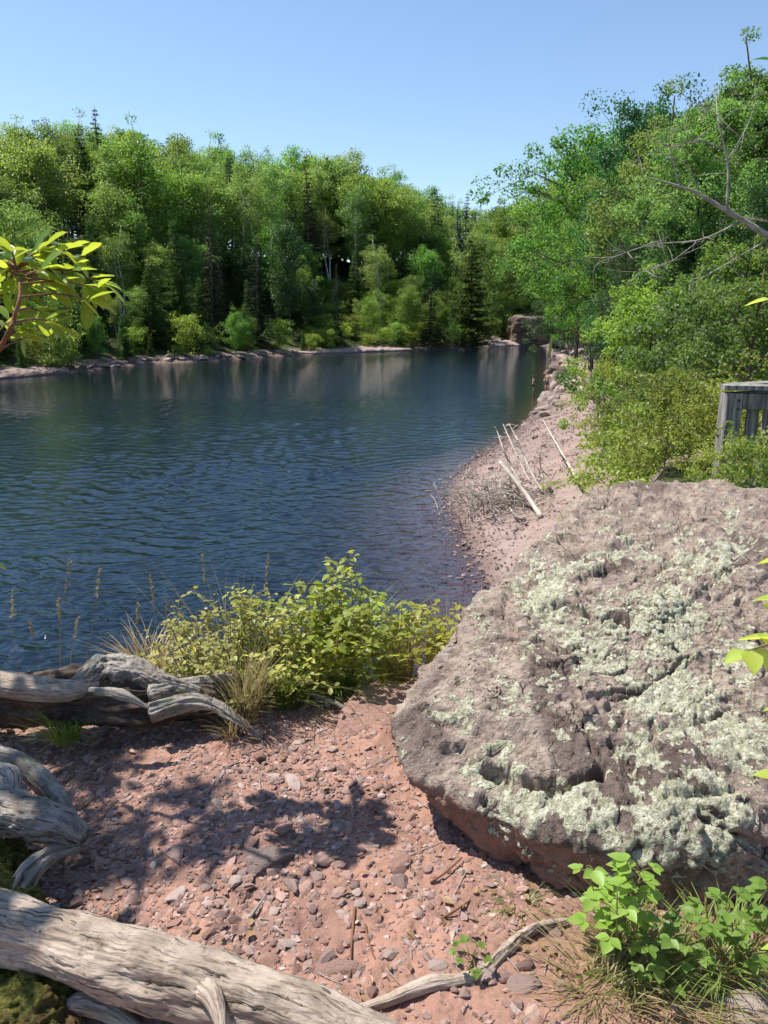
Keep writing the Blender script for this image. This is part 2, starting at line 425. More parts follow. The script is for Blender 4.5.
def build_ground():
    r = [0.4]
    while r[-1] < 5: r.append(r[-1] * 1.0055)
    while r[-1] < 160: r.append(r[-1] * 1.017)
    while r[-1] < 1800: r.append(r[-1] * 1.12)
    r = np.array(r)
    an = np.concatenate([np.radians(np.arange(-34, 34, .17)), np.radians(np.arange(34, 326, 4.0))])
    A, R = np.meshgrid(an, r)
    x = (R * np.sin(A)).ravel(); y = (R * np.cos(A)).ravel()
    z = height(x, y)
    z0 = z.copy()
    dn, df, w, pl, de = zones(x, y)
    z = z + near_detail(x, y)
    p = np.stack([x, y, z], 1)
    nearf = 1 - sstep(4, 6, np.hypot(x, y))
    fine = .006 * fbm(p * 26, 3, 11) + .004 * fbm(p * 70, 2, 12)
    z = z + fine * nearf
    far = sstep(8, 20, np.hypot(x, y))
    z = z + far * np.where(w, 0, 1) * sstep(0, 1.5, np.minimum(dn, df)) * .16 * fbm(p * .9, 4, 13)
    veg = np.where(df < dn, sstep(2.2, 4.5, df), sstep(3.5, 6.5, dn) * sstep(6, 10, y))
    veg = np.maximum(veg, np.maximum(sstep(3, 5, np.abs(x + .2)), sstep(3.8, 4.6, y) * (x > .6)) * (y < 8) * (pl | (x > 2)) * 1.0)
    veg = np.where(w, 0, veg)
    n_r, n_a = len(r), len(an)
    i = np.arange(n_r - 1)[:, None] * n_a; j = np.arange(n_a)[None]; j2 = (j + 1) % n_a
    Q = np.stack([i + j, i + j2, i + n_a + j2, i + n_a + j], 2).reshape(-1, 4)
    V = np.stack([x, y, z], 1)
    cpt = len(V); V = np.vstack([V, [0, 0, G]]); T = np.stack([np.full(n_a, cpt), (np.arange(n_a) + 1) % n_a, np.arange(n_a)], 1)
    k = NT('ground_soil_and_gravel'); o = k.pos()
    vg = k.attr('veg'); fr = k.attr('far'); path = k.attr('path')
    f1 = k.noise(o, 3.5, 5, .6); f2 = k.noise(o, 28, 5, .65); f3 = k.noise(o, 120, 3, .6)
    soil = k.mix(k.ramp(f1, .35, .65), (.35, .195, .142), (.25, .142, .108))
    soil = k.mix(k.ramp(f2, .45, .7, 0, .55), soil, (.20, .115, .09))
    soil = k.mix(k.ramp(f3, .5, .75, 0, .5), soil, (.42, .26, .20))
    vor = k.n('TexVoronoi', {'Vector': o, 'Scale': 9.}); vo2 = k.n('TexVoronoi', {'Vector': o, 'Scale': 3.})
    beach = k.mix(k.ramp(vor.outputs['Color'], .2, .9), (.23, .165, .145), (.26, .19, .165))
    beach = k.mix(k.ramp(k.noise(o, 1.2, 4, .6), .4, .65, 0, .6), beach, (.36, .27, .24))
    beach = k.mix(k.ramp(vo2.outputs['Distance'], .0, .25, .5, 0), beach, (.15, .10, .09))
    zz = k.n('SeparateXYZ', {0: o}).outputs[2]; wet = k.math('MULTIPLY', k.ramp(zz, .12, .0), k.ramp(zz, -.05, .0, 1, 1))
    beach = k.mix(k.math('MULTIPLY', wet, .62), beach, (.13, .085, .07))
    beach = k.mix(k.math('MULTIPLY', fr, .8), beach, k.mix(k.ramp(f1, .4, .6), (.07, .055, .045), (.19, .14, .12)))
    base = k.mix(path, beach, soil)
    green = k.mix(k.ramp(k.noise(o, 1.3, 5, .6), .35, .65), (.028, .040, .014), (.055, .075, .022))
    green = k.mix(k.ramp(k.noise(o, 6, 4, .6), .5, .7, 0, .6), green, (.07, .05, .03))
    vm = k.ramp(k.math('ADD', vg, k.math('MULTIPLY', k.math('SUBTRACT', k.noise(o, 1.1, 4, .6), .5), .8)), .4, .6)
    c = k.mix(vm, base, green)
    h = k.math('ADD', k.math('MULTIPLY', f2, .6), k.math('MULTIPLY', f3, .3))
    hb = k.math('MULTIPLY', vor.outputs['Distance'], -.8)
    b1 = k.bump(h, .8, .012); b2 = k.bump(hb, .5, .05, b1)
    k.surf(k.n('BsdfPrincipled', {'Base Color': c, 'Roughness': .92, 'Specular IOR Level': .15, 'Normal': b2}).outputs[0])
    pathm = (1 - sstep(.3, 1.2, np.where(pl, 0, de))) * (1 - sstep(3.6, 4.6, y) * (x > .5)) 
    app = lambda a, v: np.append(a, v)
    me = mesh_np('ground', V, Q, T, True, k.m, {'veg': app(veg, 0), 'far': app((df < dn) * 1.0, 0), 'path': app(pathm, 1)})
    g = obj('ground', me); tag(g, 'reddish soil path, pebble beach and wooded banks around the river', None, None, 'structure')
build_ground()

# ------------------------------------------------------------------ water
SLOPE = .22
def build_water():
    r = [6.5]
    while r[-1] < 85: r.append(r[-1] + max(.028, r[-1] ** 2 / 4614 * .5))
    while r[-1] < 330: r.append(r[-1] * 1.03)
    r = np.array(r); stp = np.gradient(r)
    an = np.radians(np.concatenate([np.arange(-88, -31, 1.), np.arange(-29.5, 15, .065), np.arange(16, 60, 1.)]))
    A, R = np.meshgrid(an, r); x = (R * np.sin(A)).ravel(); y = (R * np.cos(A)).ravel(); S = np.repeat(stp, len(an))
    h = height(x, y); dn, df, w, pl, de = zones(x, y)
    rw = np.random.default_rng(5); z = np.zeros(len(x)); calmv = (.5 + .5 * sstep(.3, 5, dn)) * (.25 + .75 * sstep(1, 24, df))
    xw = x + .6 * vnoise(np.stack([x * .35, y * .35, 0 * x], 1), 3); yw = y + .6 * vnoise(np.stack([x * .35, y * .35, 0 * x + 5], 1), 4)
    gust = .75 + .6 * vnoise(np.stack([x * .10, y * .16, 0 * x], 1), 8)
    NW = 60
    for q in range(NW):
        lam = .11 * (9.0 ** rw.uniform(0, 1)); th = math.radians(rw.normal(12, 33)); kx, ky = math.sin(th) * 2 * math.pi / lam, math.cos(th) * 2 * math.pi / lam
        amp = SLOPE * math.sqrt(2 / NW) * lam / (2 * math.pi); wt = sstep(2.2, 4, lam / S)
        z += amp * wt * np.sin(kx * xw + ky * yw + rw.uniform(0, 6.28))
    z *= calmv * gust * (R.ravel() < 110)
    na = len(an); i = np.arange(len(r) - 1)[:, None] * na; j = np.arange(na - 1)[None]
    Q = np.stack([i + j, i + j + 1, i + na + j + 1, i + na + j], 2).reshape(-1, 4)
    ok = (w | (np.minimum(dn, df) < 2.5))
    keep = ok[Q].all(1); Q = Q[keep]
    k = NT('river_water'); o = k.pos()
    fac = k.attr('depth')
    rot = k.n('Mapping', {'Vector': o, 'Rotation': (0, 0, math.radians(-14)), 'Scale': (1.0, 2.6, 1)}).outputs[0]
    rot2 = k.n('Mapping', {'Vector': o, 'Rotation': (0, 0, math.radians(16)), 'Scale': (1.2, 2.4, 1)}).outputs[0]
    w1 = k.noise(rot, 1.5, 3, .55, .4); w2 = k.noise(rot2, 4.2, 3, .55, .3); w3 = k.noise(rot, .35, 2, .5)
    hh = k.math('ADD', k.math('MULTIPLY', w1, .50), k.math('ADD', k.math('MULTIPLY', w2, .34), k.math('MULTIPLY', w3, .5)))
    calm = k.attr('calm')
    nb = k.n('Bump', {'Height': hh, 'Strength': calm, 'Distance': .09}).outputs[0]
    gl = k.n('BsdfGlossy', {'Color': (.95, .98, 1, 1), 'Roughness': .035, 'Normal': nb})
    dk = k.n('BsdfDiffuse', {'Color': (.0025, .008, .013, 1)})
    tp = k.n('BsdfTransparent', {'Color': (.66, .60, .63, 1)})
    body = k.n('MixShader', {0: fac, 1: tp.outputs[0], 2: dk.outputs[0]})
    fr = k.n('Fresnel', {'IOR': 1.55, 'Normal': nb})
    k.surf(k.n('MixShader', {0: fr.outputs[0], 1: body.outputs[0], 2: gl.outputs[0]}).outputs[0])
    dep = 1 - np.exp(-np.maximum(-h, 0) / .6)
    me = mesh_np('water', np.stack([x, y, z], 1), Q, None, True, k.m, {'depth': dep, 'calm': calmv * (.3 + .7 * sstep(14, 70, R.ravel()))})
    tag(obj('water', me), 'dark blue rippled river water', None, None, 'structure')
build_water()

# ------------------------------------------------------------------ the big boulder
def GP(px, py, z): return P(px, py, G + z)
def hull_planes(pts):
    bm = bmesh.new()
    for p in pts: bm.verts.new(p)
    bmesh.ops.convex_hull(bm, input=bm.verts); bm.normal_update()
    c = np.mean(pts, axis=0); N = []; D = []
    for f in bm.faces:
        n = np.array(f.normal)
        if f.calc_area() < 1e-6: continue
        q = np.array(f.verts[0].co); d = n.dot(q - c)
        if d < 0: n, d = -n, -d
        if any(np.dot(n, m) > .999 for m in N): continue
        N.append(n); D.append(d)
    bm.free(); return c, np.array(N), np.array(D)
def ico(sub):
    bm = bmesh.new(); bmesh.ops.create_icosphere(bm, subdivisions=sub, radius=1)
    V = np.array([v.co[:] for v in bm.verts]); T = np.array([[v.index for v in f.verts] for f in bm.faces]); bm.free()
    return norm(V), T
def polyline_dist(px, py, pts):
    d = np.full(px.shape, 1e9)
    for (ax, ay), (bx, by) in zip(pts[:-1], pts[1:]):
        vx, vy = bx - ax, by - ay; L = vx * vx + vy * vy
        t = np.clip(((px - ax) * vx + (py - ay) * vy) / L, 0, 1)
        d = np.minimum(d, np.hypot(px - ax - t * vx, py - ay - t * vy))
    return d
def build_boulder():
    pts = [GP(582, 493, .66), GP(650, 484, .72), GP(768, 486, .74), GP(930, 500, .76),
           GP(548, 528, .60), GP(498, 590, .47), GP(432, 652, .37), GP(402, 692, .32), GP(388, 738, .25),
           GP(390, 752, .24), GP(457, 801, .20), GP(563, 842, .19), GP(630, 862, .16), GP(478, 858, .0), GP(556, 900, -.03), GP(650, 915, -.04), GP(770, 915, -.04), GP(930, 900, -.04),
           GP(505, 762, .27), GP(640, 785, .27), GP(768, 785, .31), GP(930, 760, .36), GP(600, 640, .50),
           np.array([.45, 2.35, G - .10]), np.array([.75, 3.5, G - .12]), np.array([1.0, 3.9, G - .1]), np.array([2.5, 4.3, G - .1]), np.array([2.7, 2.2, G - .1])]
    c, N, D = hull_planes(pts)
    V, T = ico(8)
    q = np.clip((V @ N.T) / D[None], 1e-6, None)
    r = ((q ** 60).sum(1)) ** (-1 / 60)
    X = c + V * r[:, None]
    # vertex normals of the base shape (smooth)
    def vn(X):
        e1 = X[T[:, 1]] - X[T[:, 0]]; e2 = X[T[:, 2]] - X[T[:, 0]]; fn = np.cross(e1, e2); n = np.zeros_like(X)
        for k in range(3): np.add.at(n, T[:, k], fn)
        return norm(n)
    n0 = vn(X)
    up = n0[:, 2]
    d = .020 * fbm(X * 1.6, 2, 21) + .012 * fbm(X * 4.6, 3, 22)
    # fractured steps: cells with their own level
    wq = X + .05 * np.stack([fbm(X * 6, 2, 31), fbm(X * 6, 2, 32), fbm(X * 6, 2, 33)], 1)
    b, s, cid = voronoi(wq * np.array([3.2, 3.2, 4]), 5); d += .050 * (cid - .5) * sstep(.0, .06, s - b)
    b2, s2, cid2 = voronoi(wq * 8.5, 6); d += .017 * (cid2 - .5) * sstep(.0, .08, s2 - b2)
    d -= .010 * (1 - sstep(0, .05, s - b)) * sstep(-.1, .3, fbm(X * 2.5, 2, 41))
    b3, s3, cid3 = voronoi(wq * 21, 8); d += .009 * (cid3 - .5)
    d += .018 * facets(X * 1.9 + .4, 14) + .026 * facets(wq * 4.0, 15) + .016 * facets(wq * 9, 16) + .007 * facets(wq * 22, 17)
    # pits
    pn = fbm(X * 11, 3, 51); d -= .012 * sstep(.28, .50, pn)
    d += .007 * fbm(X * 24, 4, 52, .6)
    px, py = proj(X)
    wob = 9 * fbm(X * 11, 4, 61)
    cracks = [([(486, 772), (520, 786), (560, 790), (600, 776)], 13, .085), ([(556, 603), (590, 611), (630, 622)], 7, .06), ([(425, 718), (455, 735), (490, 742)], 10, .04),
              ([(570, 700), (600, 760)], 3.5, .03), ([(652, 545), (690, 560), (720, 575)], 6, .035), ([(598, 700), (640, 690), (690, 655)], 4, .025),
              ([(528, 650), (555, 668), (575, 655)], 4, .03), ([(610, 745), (660, 800), (735, 790)], 7, .04), ([(740, 600), (766, 640)], 6, .04),
              ([(640, 505), (690, 515), (740, 505)], 5, .03), ([(700, 820), (768, 850)], 8, .04), ([(540, 520), (580, 560)], 4, .02)]
    vis = up > -.2
    for poly, w, dep in cracks:
        dd = np.abs(polyline_dist(px, py, poly) + wob)
        d -= np.where(vis, dep * .8 * (1 - sstep(.25 * w, .8 * w, dd)), 0)
    X = X + n0 * d[:, None]
    n1 = vn(X)
    # lichen: crusts on the upper surfaces
    zone = np.zeros(len(X))
    for cx, cy, rx, ry, a in [(545, 600, 38, 50, .9), (600, 640, 38, 55, .9), (660, 625, 60, 50, .85), (700, 560, 70, 35, .6), (630, 545, 40, 22, .5), (730, 540, 50, 30, .6),
                              (590, 560, 40, 20, .4), (700, 690, 75, 60, .8), (640, 710, 55, 45, .6), (560, 810, 85, 36, .95), (500, 780, 45, 30, .7), (690, 810, 100, 60, .95), (735, 740, 50, 45, .8),
                              (460, 715, 26, 18, .5), (520, 700, 45, 30, .5), (640, 870, 80, 40, .5), (580, 730, 30, 22, .6), (480, 640, 30, 20, .35)]:
        zone = np.maximum(zone, a * np.exp(-(((px - cx) / rx) ** 2 + ((py - cy) / ry) ** 2)))
    zone = np.where(np.isfinite(zone), zone, 0)
    lf = fbm(X * 7, 3, 71) * .75 + fbm(X * 22, 3, 72) * .8 + fbm(X * 55, 2, 73) * .55
    lich = sstep(-.04, .14, lf + (zone - .46) * .85) * sstep(-.15, .2, n1[:, 2])
    X = X + n1 * (lich * (.002 + .006 * np.clip(fbm(X * 55, 2, 74) + .4, 0, 1)))[:, None]
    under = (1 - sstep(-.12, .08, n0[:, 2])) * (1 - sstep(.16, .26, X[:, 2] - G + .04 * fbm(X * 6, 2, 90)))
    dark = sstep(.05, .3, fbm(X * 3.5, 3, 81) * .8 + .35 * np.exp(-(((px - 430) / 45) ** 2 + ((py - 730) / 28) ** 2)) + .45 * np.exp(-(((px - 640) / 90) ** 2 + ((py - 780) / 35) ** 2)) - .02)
    k = NT('boulder_rock_with_lichen'); o = k.coord('Object')
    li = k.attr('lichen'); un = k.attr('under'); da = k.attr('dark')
    f1 = k.noise(o, 3, 6, .62); f2 = k.noise(o, 18, 6, .68); f3 = k.noise(o, 70, 4, .7)
    c = k.mix(k.ramp(f1, .35, .65), (.34, .262, .21), (.24, .18, .15))
    c = k.mix(k.ramp(f2, .42, .68), c, (.45, .365, .295))
    c = k.mix(k.ramp(f2, .46, .32, 0, .8), c, (.15, .11, .10))
    c = k.mix(k.ramp(f3, .52, .66, 0, .65), c, (.12, .09, .085))
    vc = k.n('TexVoronoi', {'Vector': k.n('VectorMath', {0: o, 1: k.n('VectorMath', {0: k.n('TexNoise', {'Vector': o, 'Scale': 9., 'Detail': 3.}).outputs[1], 'Scale': .16}, operation='SCALE').outputs[0]}, operation='ADD').outputs[0], 'Scale': 6.5}, feature='DISTANCE_TO_EDGE').outputs[0]
    crk = k.math('MULTIPLY', k.ramp(vc, .022, .0), k.ramp(k.noise(o, 4, 3, .6), .56, .66))
    c = k.mix(crk, c, (.05, .038, .035))
    pit = k.ramp(k.noise(o, 26, 3, .5), .35, .27)
    c = k.mix(k.math('MULTIPLY', pit, .7), c, (.08, .06, .055))
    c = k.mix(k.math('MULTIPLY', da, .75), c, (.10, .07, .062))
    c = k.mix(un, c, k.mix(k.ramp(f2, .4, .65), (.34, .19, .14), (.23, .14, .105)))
    lm = k.ramp(k.math('ADD', li, k.math('MULTIPLY', k.math('SUBTRACT', k.noise(o, 95, 4, .75), .5), 1.9)), .42, .62)
    lc = k.mix(k.ramp(k.noise(o, 34, 5, .7), .38, .62), (.44, .42, .29), (.74, .71, .54))
    lc = k.mix(k.ramp(k.noise(o, 90, 3, .7), .5, .64, 0, .75), lc, (.20, .22, .14))
    specks = k.ramp(k.noise(o, 42, 3, .6), .66, .70)
    c = k.mix(k.math('MULTIPLY', specks, .7), c, (.48, .50, .42))
    c = k.mix(lm, c, lc)
    h = k.math('ADD', k.math('SUBTRACT', k.math('MULTIPLY', f2, 1.), k.math('ADD', k.math('MULTIPLY', crk, 1.2), k.math('MULTIPLY', pit, .5))), k.math('ADD', k.math('MULTIPLY', f3, .7), k.math('MULTIPLY', k.math('MULTIPLY', lm, k.noise(o, 120, 3, .8)), .8)))
    k.surf(k.n('BsdfPrincipled', {'Base Color': c, 'Roughness': .9, 'Specular IOR Level': .2, 'Normal': k.bump(h, 1, .02)}).outputs[0])
    org = np.array([1.2, 2.9, G])
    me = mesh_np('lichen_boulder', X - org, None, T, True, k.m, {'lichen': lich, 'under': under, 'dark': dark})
    o = obj('lichen_boulder', me, None, org)
    tag(o, 'huge brown boulder crusted with pale green lichen, overhanging the red path', 'boulder')
build_boulder()

# ------------------------------------------------------------------ stones
def stone_proto(seed, flat=.45, sub=2):
    V, T = ico(sub); r = np.random.default_rng(seed)
    N = norm(r.normal(size=(9, 3))); D = r.uniform(.55, 1, 9)
    q = np.clip((V @ N.T) / D, 1e-6, None); rr = 1 / q.max(1); rr = np.minimum(rr, 1.25)
    X = V * rr[:, None] * np.array([1, r.uniform(.6, .9), flat * r.uniform(.7, 1.2)])
    return X, T
def quat_frames(n, tilt=.25, rng=RNG):
    a = rng.uniform(0, 2 * np.pi, n); X = np.stack([np.cos(a), np.sin(a), rng.normal(0, tilt, n)], 1)
    up = norm(np.stack([rng.normal(0, tilt, n), rng.normal(0, tilt, n), np.ones(n)], 1))
    return frames(X, up)
def scatter_stones(name, label, xs, ys, zs, size, mat, protos=8, flat=.4, sub=1, tilt=.25, cat='gravel'):
    mb = MB(); n = len(xs); which = RNG.integers(0, protos, n); X, Y, Z = quat_frames(n, tilt)
    pos = np.stack([xs, ys, zs + size * flat * .25], 1)
    for k in range(protos):
        tv, tt = stone_proto(100 + k, flat, sub); m = which == k
        if m.sum() == 0: continue
        V, Q, T = bake(tv, None, tt, pos[m], X[m], Y[m], Z[m], size[m], size[m], size[m]); mb.add(V, None, T)
    me = mb.mesh(name, mat, smooth=False)
    return tag(obj(name, me), label, cat, None, 'stuff')
# small chips on the path
n = 60000
xs = RNG.uniform(-2.6, 1.0, n); ys = RNG.uniform(.95, 3.15, n)
dens = .85 + 1.1 * fbm(np.stack([xs * 1.6, ys * 1.6, 0 * xs], 1), 3, 200) - .55 * sstep(-.25, .35, xs + .1 * ys)
m = RNG.uniform(0, 1, n) < np.clip(dens, .12, 1); xs, ys = xs[m], ys[m]
sz = np.clip(RNG.lognormal(math.log(.0072), .5, len(xs)), .004, .026)
scatter_stones('gravel', 'loose reddish stone chips strewn over the path', xs, ys, hg(xs, ys) - sz * .05, sz, M['chip'], 10, .42, 1, .28)
# larger stones one can pick out
protos = []
for kk in range(10):
    tv, tt = stone_proto(300 + kk, .42, 2)
    tv = tv + .05 * vnoise(tv * 3, kk)[:, None]
    protos.append(mesh_np('stone', tv, None, tt, False, M['chip']))
placed = 0
while placed < 240:
    px = random.uniform(60, 560); py = random.uniform(725, 1023)
    p = GP(px, py, 0)
    if inside(np.array([px]), np.array([py]), [(388, 740), (470, 835), (570, 890), (640, 910), (640, 700)])[0]: continue
    dn_ = .75 - .9 * (px > 360) + fbm(np.array([[p[0] * 2, p[1] * 2, 0]]), 2, 205)[0]
    if random.random() > max(.15, dn_): continue
    s = min(.043, max(.013, random.lognormvariate(math.log(.021), .38)))
    z = float(hg(p[0], p[1])[0])
    o = obj('stone', protos[placed % 10], None, (p[0], p[1], z + s * .06))
    o.rotation_euler = (random.gauss(0, .22), random.gauss(0, .22), random.uniform(0, 6.28)); o.scale = (s, s * random.uniform(.7, 1.1), s)
    tag(o, 'flat angular reddish stone lying loose on the path', 'stone', 'loose stones on the path'); placed += 1
def single_stone(px, py, z, s, label, mat, seed, name='stone', cat='stone', flat=.45, rz=0, sxy=(1, .8)):
    tv, tt = stone_proto(seed, flat, 4); tv = tv + .06 * fbm(tv * 2.5, 3, seed)[:, None] * norm(tv)
    p = GP(px, py, z); o = obj(name, mesh_np(name, tv, None, tt, True, mat), None, (p[0], p[1], float(hg(p[0], p[1])[0]) + z))
    o.scale = (s * sxy[0], s * sxy[1], s); o.rotation_euler = (.1, -.05, rz); return tag(o, label, cat)
single_stone(272, 868, .0, .075, 'smooth grey stone sitting in the shadow patch on the path', M['shore_rock'], 401, rz=.4)
single_stone(330, 975, -.005, .06, 'flat tan stone half buried near the long log', M['slab'], 402, flat=.25)
single_stone(527, 998, .0, .04, 'pale pink flat stone beside the curved stick', M['chip'], 405, flat=.3)
single_stone(400, 886, .0, .03, 'small sharp pink stone on bare red soil', M['chip'], 406, flat=.5)
single_stone(380, 722, -.045, .25, 'smooth red bedrock ledge beside the boulder corner', M['slab'], 407, 'rock_ledge', 'bedrock', .3, .7, (1, .75))
single_stone(365, 775, -.06, .26, 'worn lower red bedrock shelf in the path', M['slab'], 408, 'rock_ledge', 'bedrock', .22, -.3, (1, .7))
single_stone(300, 690, -.01, .10, 'broken red stone at the foot of the yellow bush', M['slab'], 409, flat=.4)
single_stone(740, 1016, .0, .07, 'pale stone at the bottom right corner', M['far_rock'], 410, flat=.35)

# ------------------------------------------------------------------ driftwood
def wood_tube(mb, pix, rad, seg=40, n=120, rough=.3, rf=(1.6, 3), seed=0, cap=True):
    pts = [GP(*p) for p in pix]; tube(mb, pts, rad, int(seg * 2.2), int(n * 1.6), rough, rf, seed, cap, None, .09)
root = thing('driftwood_log', 'long smooth bleached log lying across the bottom left corner', 'driftwood', GP(150, 1000, 0), None)
def part(name, mb, mat, root, smooth=True):
    return obj(name, mb.mesh(name, mat, smooth, tuple(root.location)), root)
mb = MB(); wood_tube(mb, [(-150, 893, .14), (-40, 916, .14), (60, 944, .135), (140, 968, .13), (215, 990, .125), (290, 1012, .115), (370, 1045, .10), (450, 1085, .08)], [.076, .076, .073, .080, .076, .070, .060, .048], 72, 320, .26, (1.5, 5.5), 11)
part('trunk', mb, M['drift'], root)
mb = MB(); wood_tube(mb, [(205, 985, .16), (216, 1003, .175), (222, 1028, .17)], [.032, .020, .010], 24, 30, .3, (1.5, 8), 12); part('branch_stub', mb, M['drift'], root)
mb = MB(); wood_tube(mb, [(150, 985, .05), (178, 1006, .05), (185, 1014, .045)], [.03, .018, .008], 20, 24, .3, (1.5, 8), 13); part('branch_stub', mb, M['drift'], root)
r2 = thing('driftwood_branch', 'short pale broken branch under the long log', 'driftwood', GP(95, 1010, 0))
mb = MB(); wood_tube(mb, [(70, 1003, .04), (84, 1003, .05), (110, 1012, .045), (140, 1030, .03)], [.014, .026, .022, .012], 36, 80, .4, (1.5, 7), 14); part('branch', mb, M['drift_grey'], r2)
r3 = thing('driftwood_stick', 'curved smooth pale stick lying between the log and the leafy seedling', 'stick', GP(470, 975, 0))
mb = MB(); wood_tube(mb, [(352, 1012, .025), (388, 1000, .032), (412, 990, .04), (433, 983, .045), (462, 980, .04), (488, 968, .035), (508, 948, .04), (535, 928, .045), (568, 920, .05)], [.011, .013, .016, .019, .015, .014, .016, .012, .008], 28, 140, .25, (1.5, 6), 15); part('stick', mb, M['drift'], r3)
# the rotten trunk on the edge of the bank
r4 = thing('rotting_trunk', 'gnarled grey rotting trunk, its body painted black with shade, at the water side of the path', 'driftwood', GP(130, 715, 0))
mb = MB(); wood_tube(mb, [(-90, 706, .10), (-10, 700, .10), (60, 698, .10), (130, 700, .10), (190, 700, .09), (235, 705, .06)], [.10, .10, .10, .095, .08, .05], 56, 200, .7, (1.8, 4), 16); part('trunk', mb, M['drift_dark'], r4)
mb = MB(); wood_tube(mb, [(-70, 676, .22), (-10, 682, .20), (30, 688, .19), (70, 690, .18), (100, 680, .19)], [.058, .052, .048, .042, .028], 48, 120, .22, (1.4, 4), 17); part('bleached_limb', mb, M['drift'], r4)
mb = MB(); wood_tube(mb, [(66, 698, .15), (84, 682, .19), (105, 670, .21), (135, 672, .21), (165, 684, .18), (200, 692, .15)], [.028, .05, .062, .056, .04, .018], 60, 160, .5, (1.7, 16), 18); part('burl', mb, M['drift_grey'], r4)
mb = MB(); wood_tube(mb, [(150, 694, .17), (200, 684, .15), (235, 680, .13), (270, 687, .08)], [.035, .032, .028, .014], 30, 90, .4, (1.6, 6), 19); part('branch', mb, M['drift_grey'], r4)
mb = MB(); wood_tube(mb, [(150, 712, .13), (190, 702, .14), (215, 706, .12), (240, 722, .07), (262, 738, .01)], [.035, .03, .024, .018, .010], 34, 90, .6, (1.8, 6), 20); part('branch', mb, M['drift_grey'], r4)
mb = MB(); wood_tube(mb, [(90, 690, .24), (120, 694, .25), (148, 708, .20)], [.012, .02, .006], 20, 40, .5, (1.8, 6), 21); part('splinter', mb, M['drift_grey'], r4)
# stump roots on the left
r5 = thing('weathered_root', 'rough grey stump end with an arching blue-grey root at left', 'root', GP(20, 850, 0))
mb = MB(); wood_tube(mb, [(-70, 745, .16), (-20, 752, .16), (15, 762, .15), (45, 785, .12), (66, 812, .08), (82, 842, .02)], [.045, .040, .036, .034, .028, .016], 40, 120, .35, (1.5, 5), 22); part('root', mb, M['drift_grey'], r5)
mb = MB(); wood_tube(mb, [(-90, 800, .16), (-20, 806, .17), (30, 818, .15), (62, 826, .12), (80, 838, .08)], [.070, .066, .06, .05, .034], 64, 170, .45, (1.6, 11), 23); part('stump', mb, M['drift_grey'], r5)
mb = MB(); wood_tube(mb, [(78, 846, .05), (50, 856, .08), (32, 870, .08), (20, 892, .04), (8, 915, .0)], [.016, .028, .032, .034, .03], 34, 90, .5, (1.8, 7), 24); part('root', mb, M['drift_grey'], r5)
mb = MB(); wood_tube(mb, [(-40, 776, .17), (5, 782, .19), (14, 800, .18)], [.05, .045, .03], 30, 50, .5, (1.8, 7), 25); part('knot', mb, M['drift_grey'], r5)
def mound(px, py, z, s, label, seed):
    V, T = ico(6); X = V * np.array([1, .8, .55]); X = X + norm(V) * (.22 * fbm(V * 2.2, 3, seed) + .10 * fbm(V * 9, 3, seed + 3) + .05 * fbm(V * 28, 2, seed + 5))[:, None]
    p = GP(px, py, z); o = obj('moss_cushion', mesh_np('moss_cushion', X * s, None, T, True, M['moss']), None, p); tag(o, label, 'moss')
mound(-12, 872, .0, .13, 'yellow-green moss cushion beside the rough stump', 31)
mound(20, 1010, .0, .17, 'mossy hump in the bottom left corner below the log', 32)
mound(-30, 930, -.02, .20, 'dark moss hump under the left end of the log', 33)

# dead leaves and straw bits blown over the path
def litter():
    n = 900; px = RNG.uniform(60, 760, n); py = 700 + 320 * RNG.uniform(0, 1, n); pos = np.array([GP(a, b, 0) for a, b in zip(px, py)]); keep = ~inside(px, py, [(388, 740), (470, 835), (570, 890), (768, 900), (768, 600), (640, 600)])
    keep &= (fbm(pos * 2.5, 2, 240) > -.02) | (py > 930) & (px > 520); pos = pos[keep]; pos[:, 2] = hg(pos[:, 0], pos[:, 1]) + .012; n = len(pos); mb = MB()
    X, Y, Z = frames(np.stack([RNG.normal(size=n), RNG.normal(size=n), RNG.normal(0, .15, n)], 1), RNG.normal(size=(n, 3)) * .25 + [0, 0, 1]); L = RNG.uniform(.010, .034, n); W = L * RNG.choice([.10, .14, .5, .65], n)
    V, Q, T = bake(OVATE[0], OVATE[1], None, pos, X, Y, Z, L, W, L * .8); mb.add(V, Q)
    tag(obj('leaf_litter', mb.mesh('leaf_litter', M['litter'])), 'dry brown leaf scraps and straw bits lying on the path', 'leaf litter', None, 'stuff')
# twigs
def twig(label, pix, rad, mat='deadwood', name='twig'):
    root = thing(name, label, 'twig', GP(pix[len(pix) // 2][0], pix[len(pix) // 2][1], 0))
    mb = MB(); pts = []
    for p in pix:
        q = GP(p[0], p[1], p[2]); q[2] = float(hg(q[0], q[1])[0]) + p[2] + rad; pts.append(q)
    tube(mb, pts, [rad, rad * .9, rad * .5], 8, 30, .25, (1.5, 20), int(pix[0][0])); part('stem', mb, M[mat], root)
twig('brown dead branch on the ground below the yellow bush', [(292, 690, .02), (325, 700, .02), (362, 722, .01)], .012)
twig('short grey twig standing out in the left gravel', [(200, 800, .01), (212, 790, .01), (222, 775, .01)], .004)
twig('thin dark twig pointing down the red soil left of the curved stick', [(355, 915, .0), (352, 945, .0), (350, 985, .0)], .004, 'twig_red')
twig('thin reddish root curving across the bare soil', [(365, 930, .0), (372, 960, .0), (388, 985, .0)], .003, 'twig_red')
twig('forked dark twig beside the boulder shadow', [(430, 888, .0), (445, 880, .01), (462, 862, .01)], .0035, 'twig_red')
twig('crooked twig near the small seedling', [(440, 925, .0), (455, 915, .01), (470, 905, .0)], .004, 'twig_red')
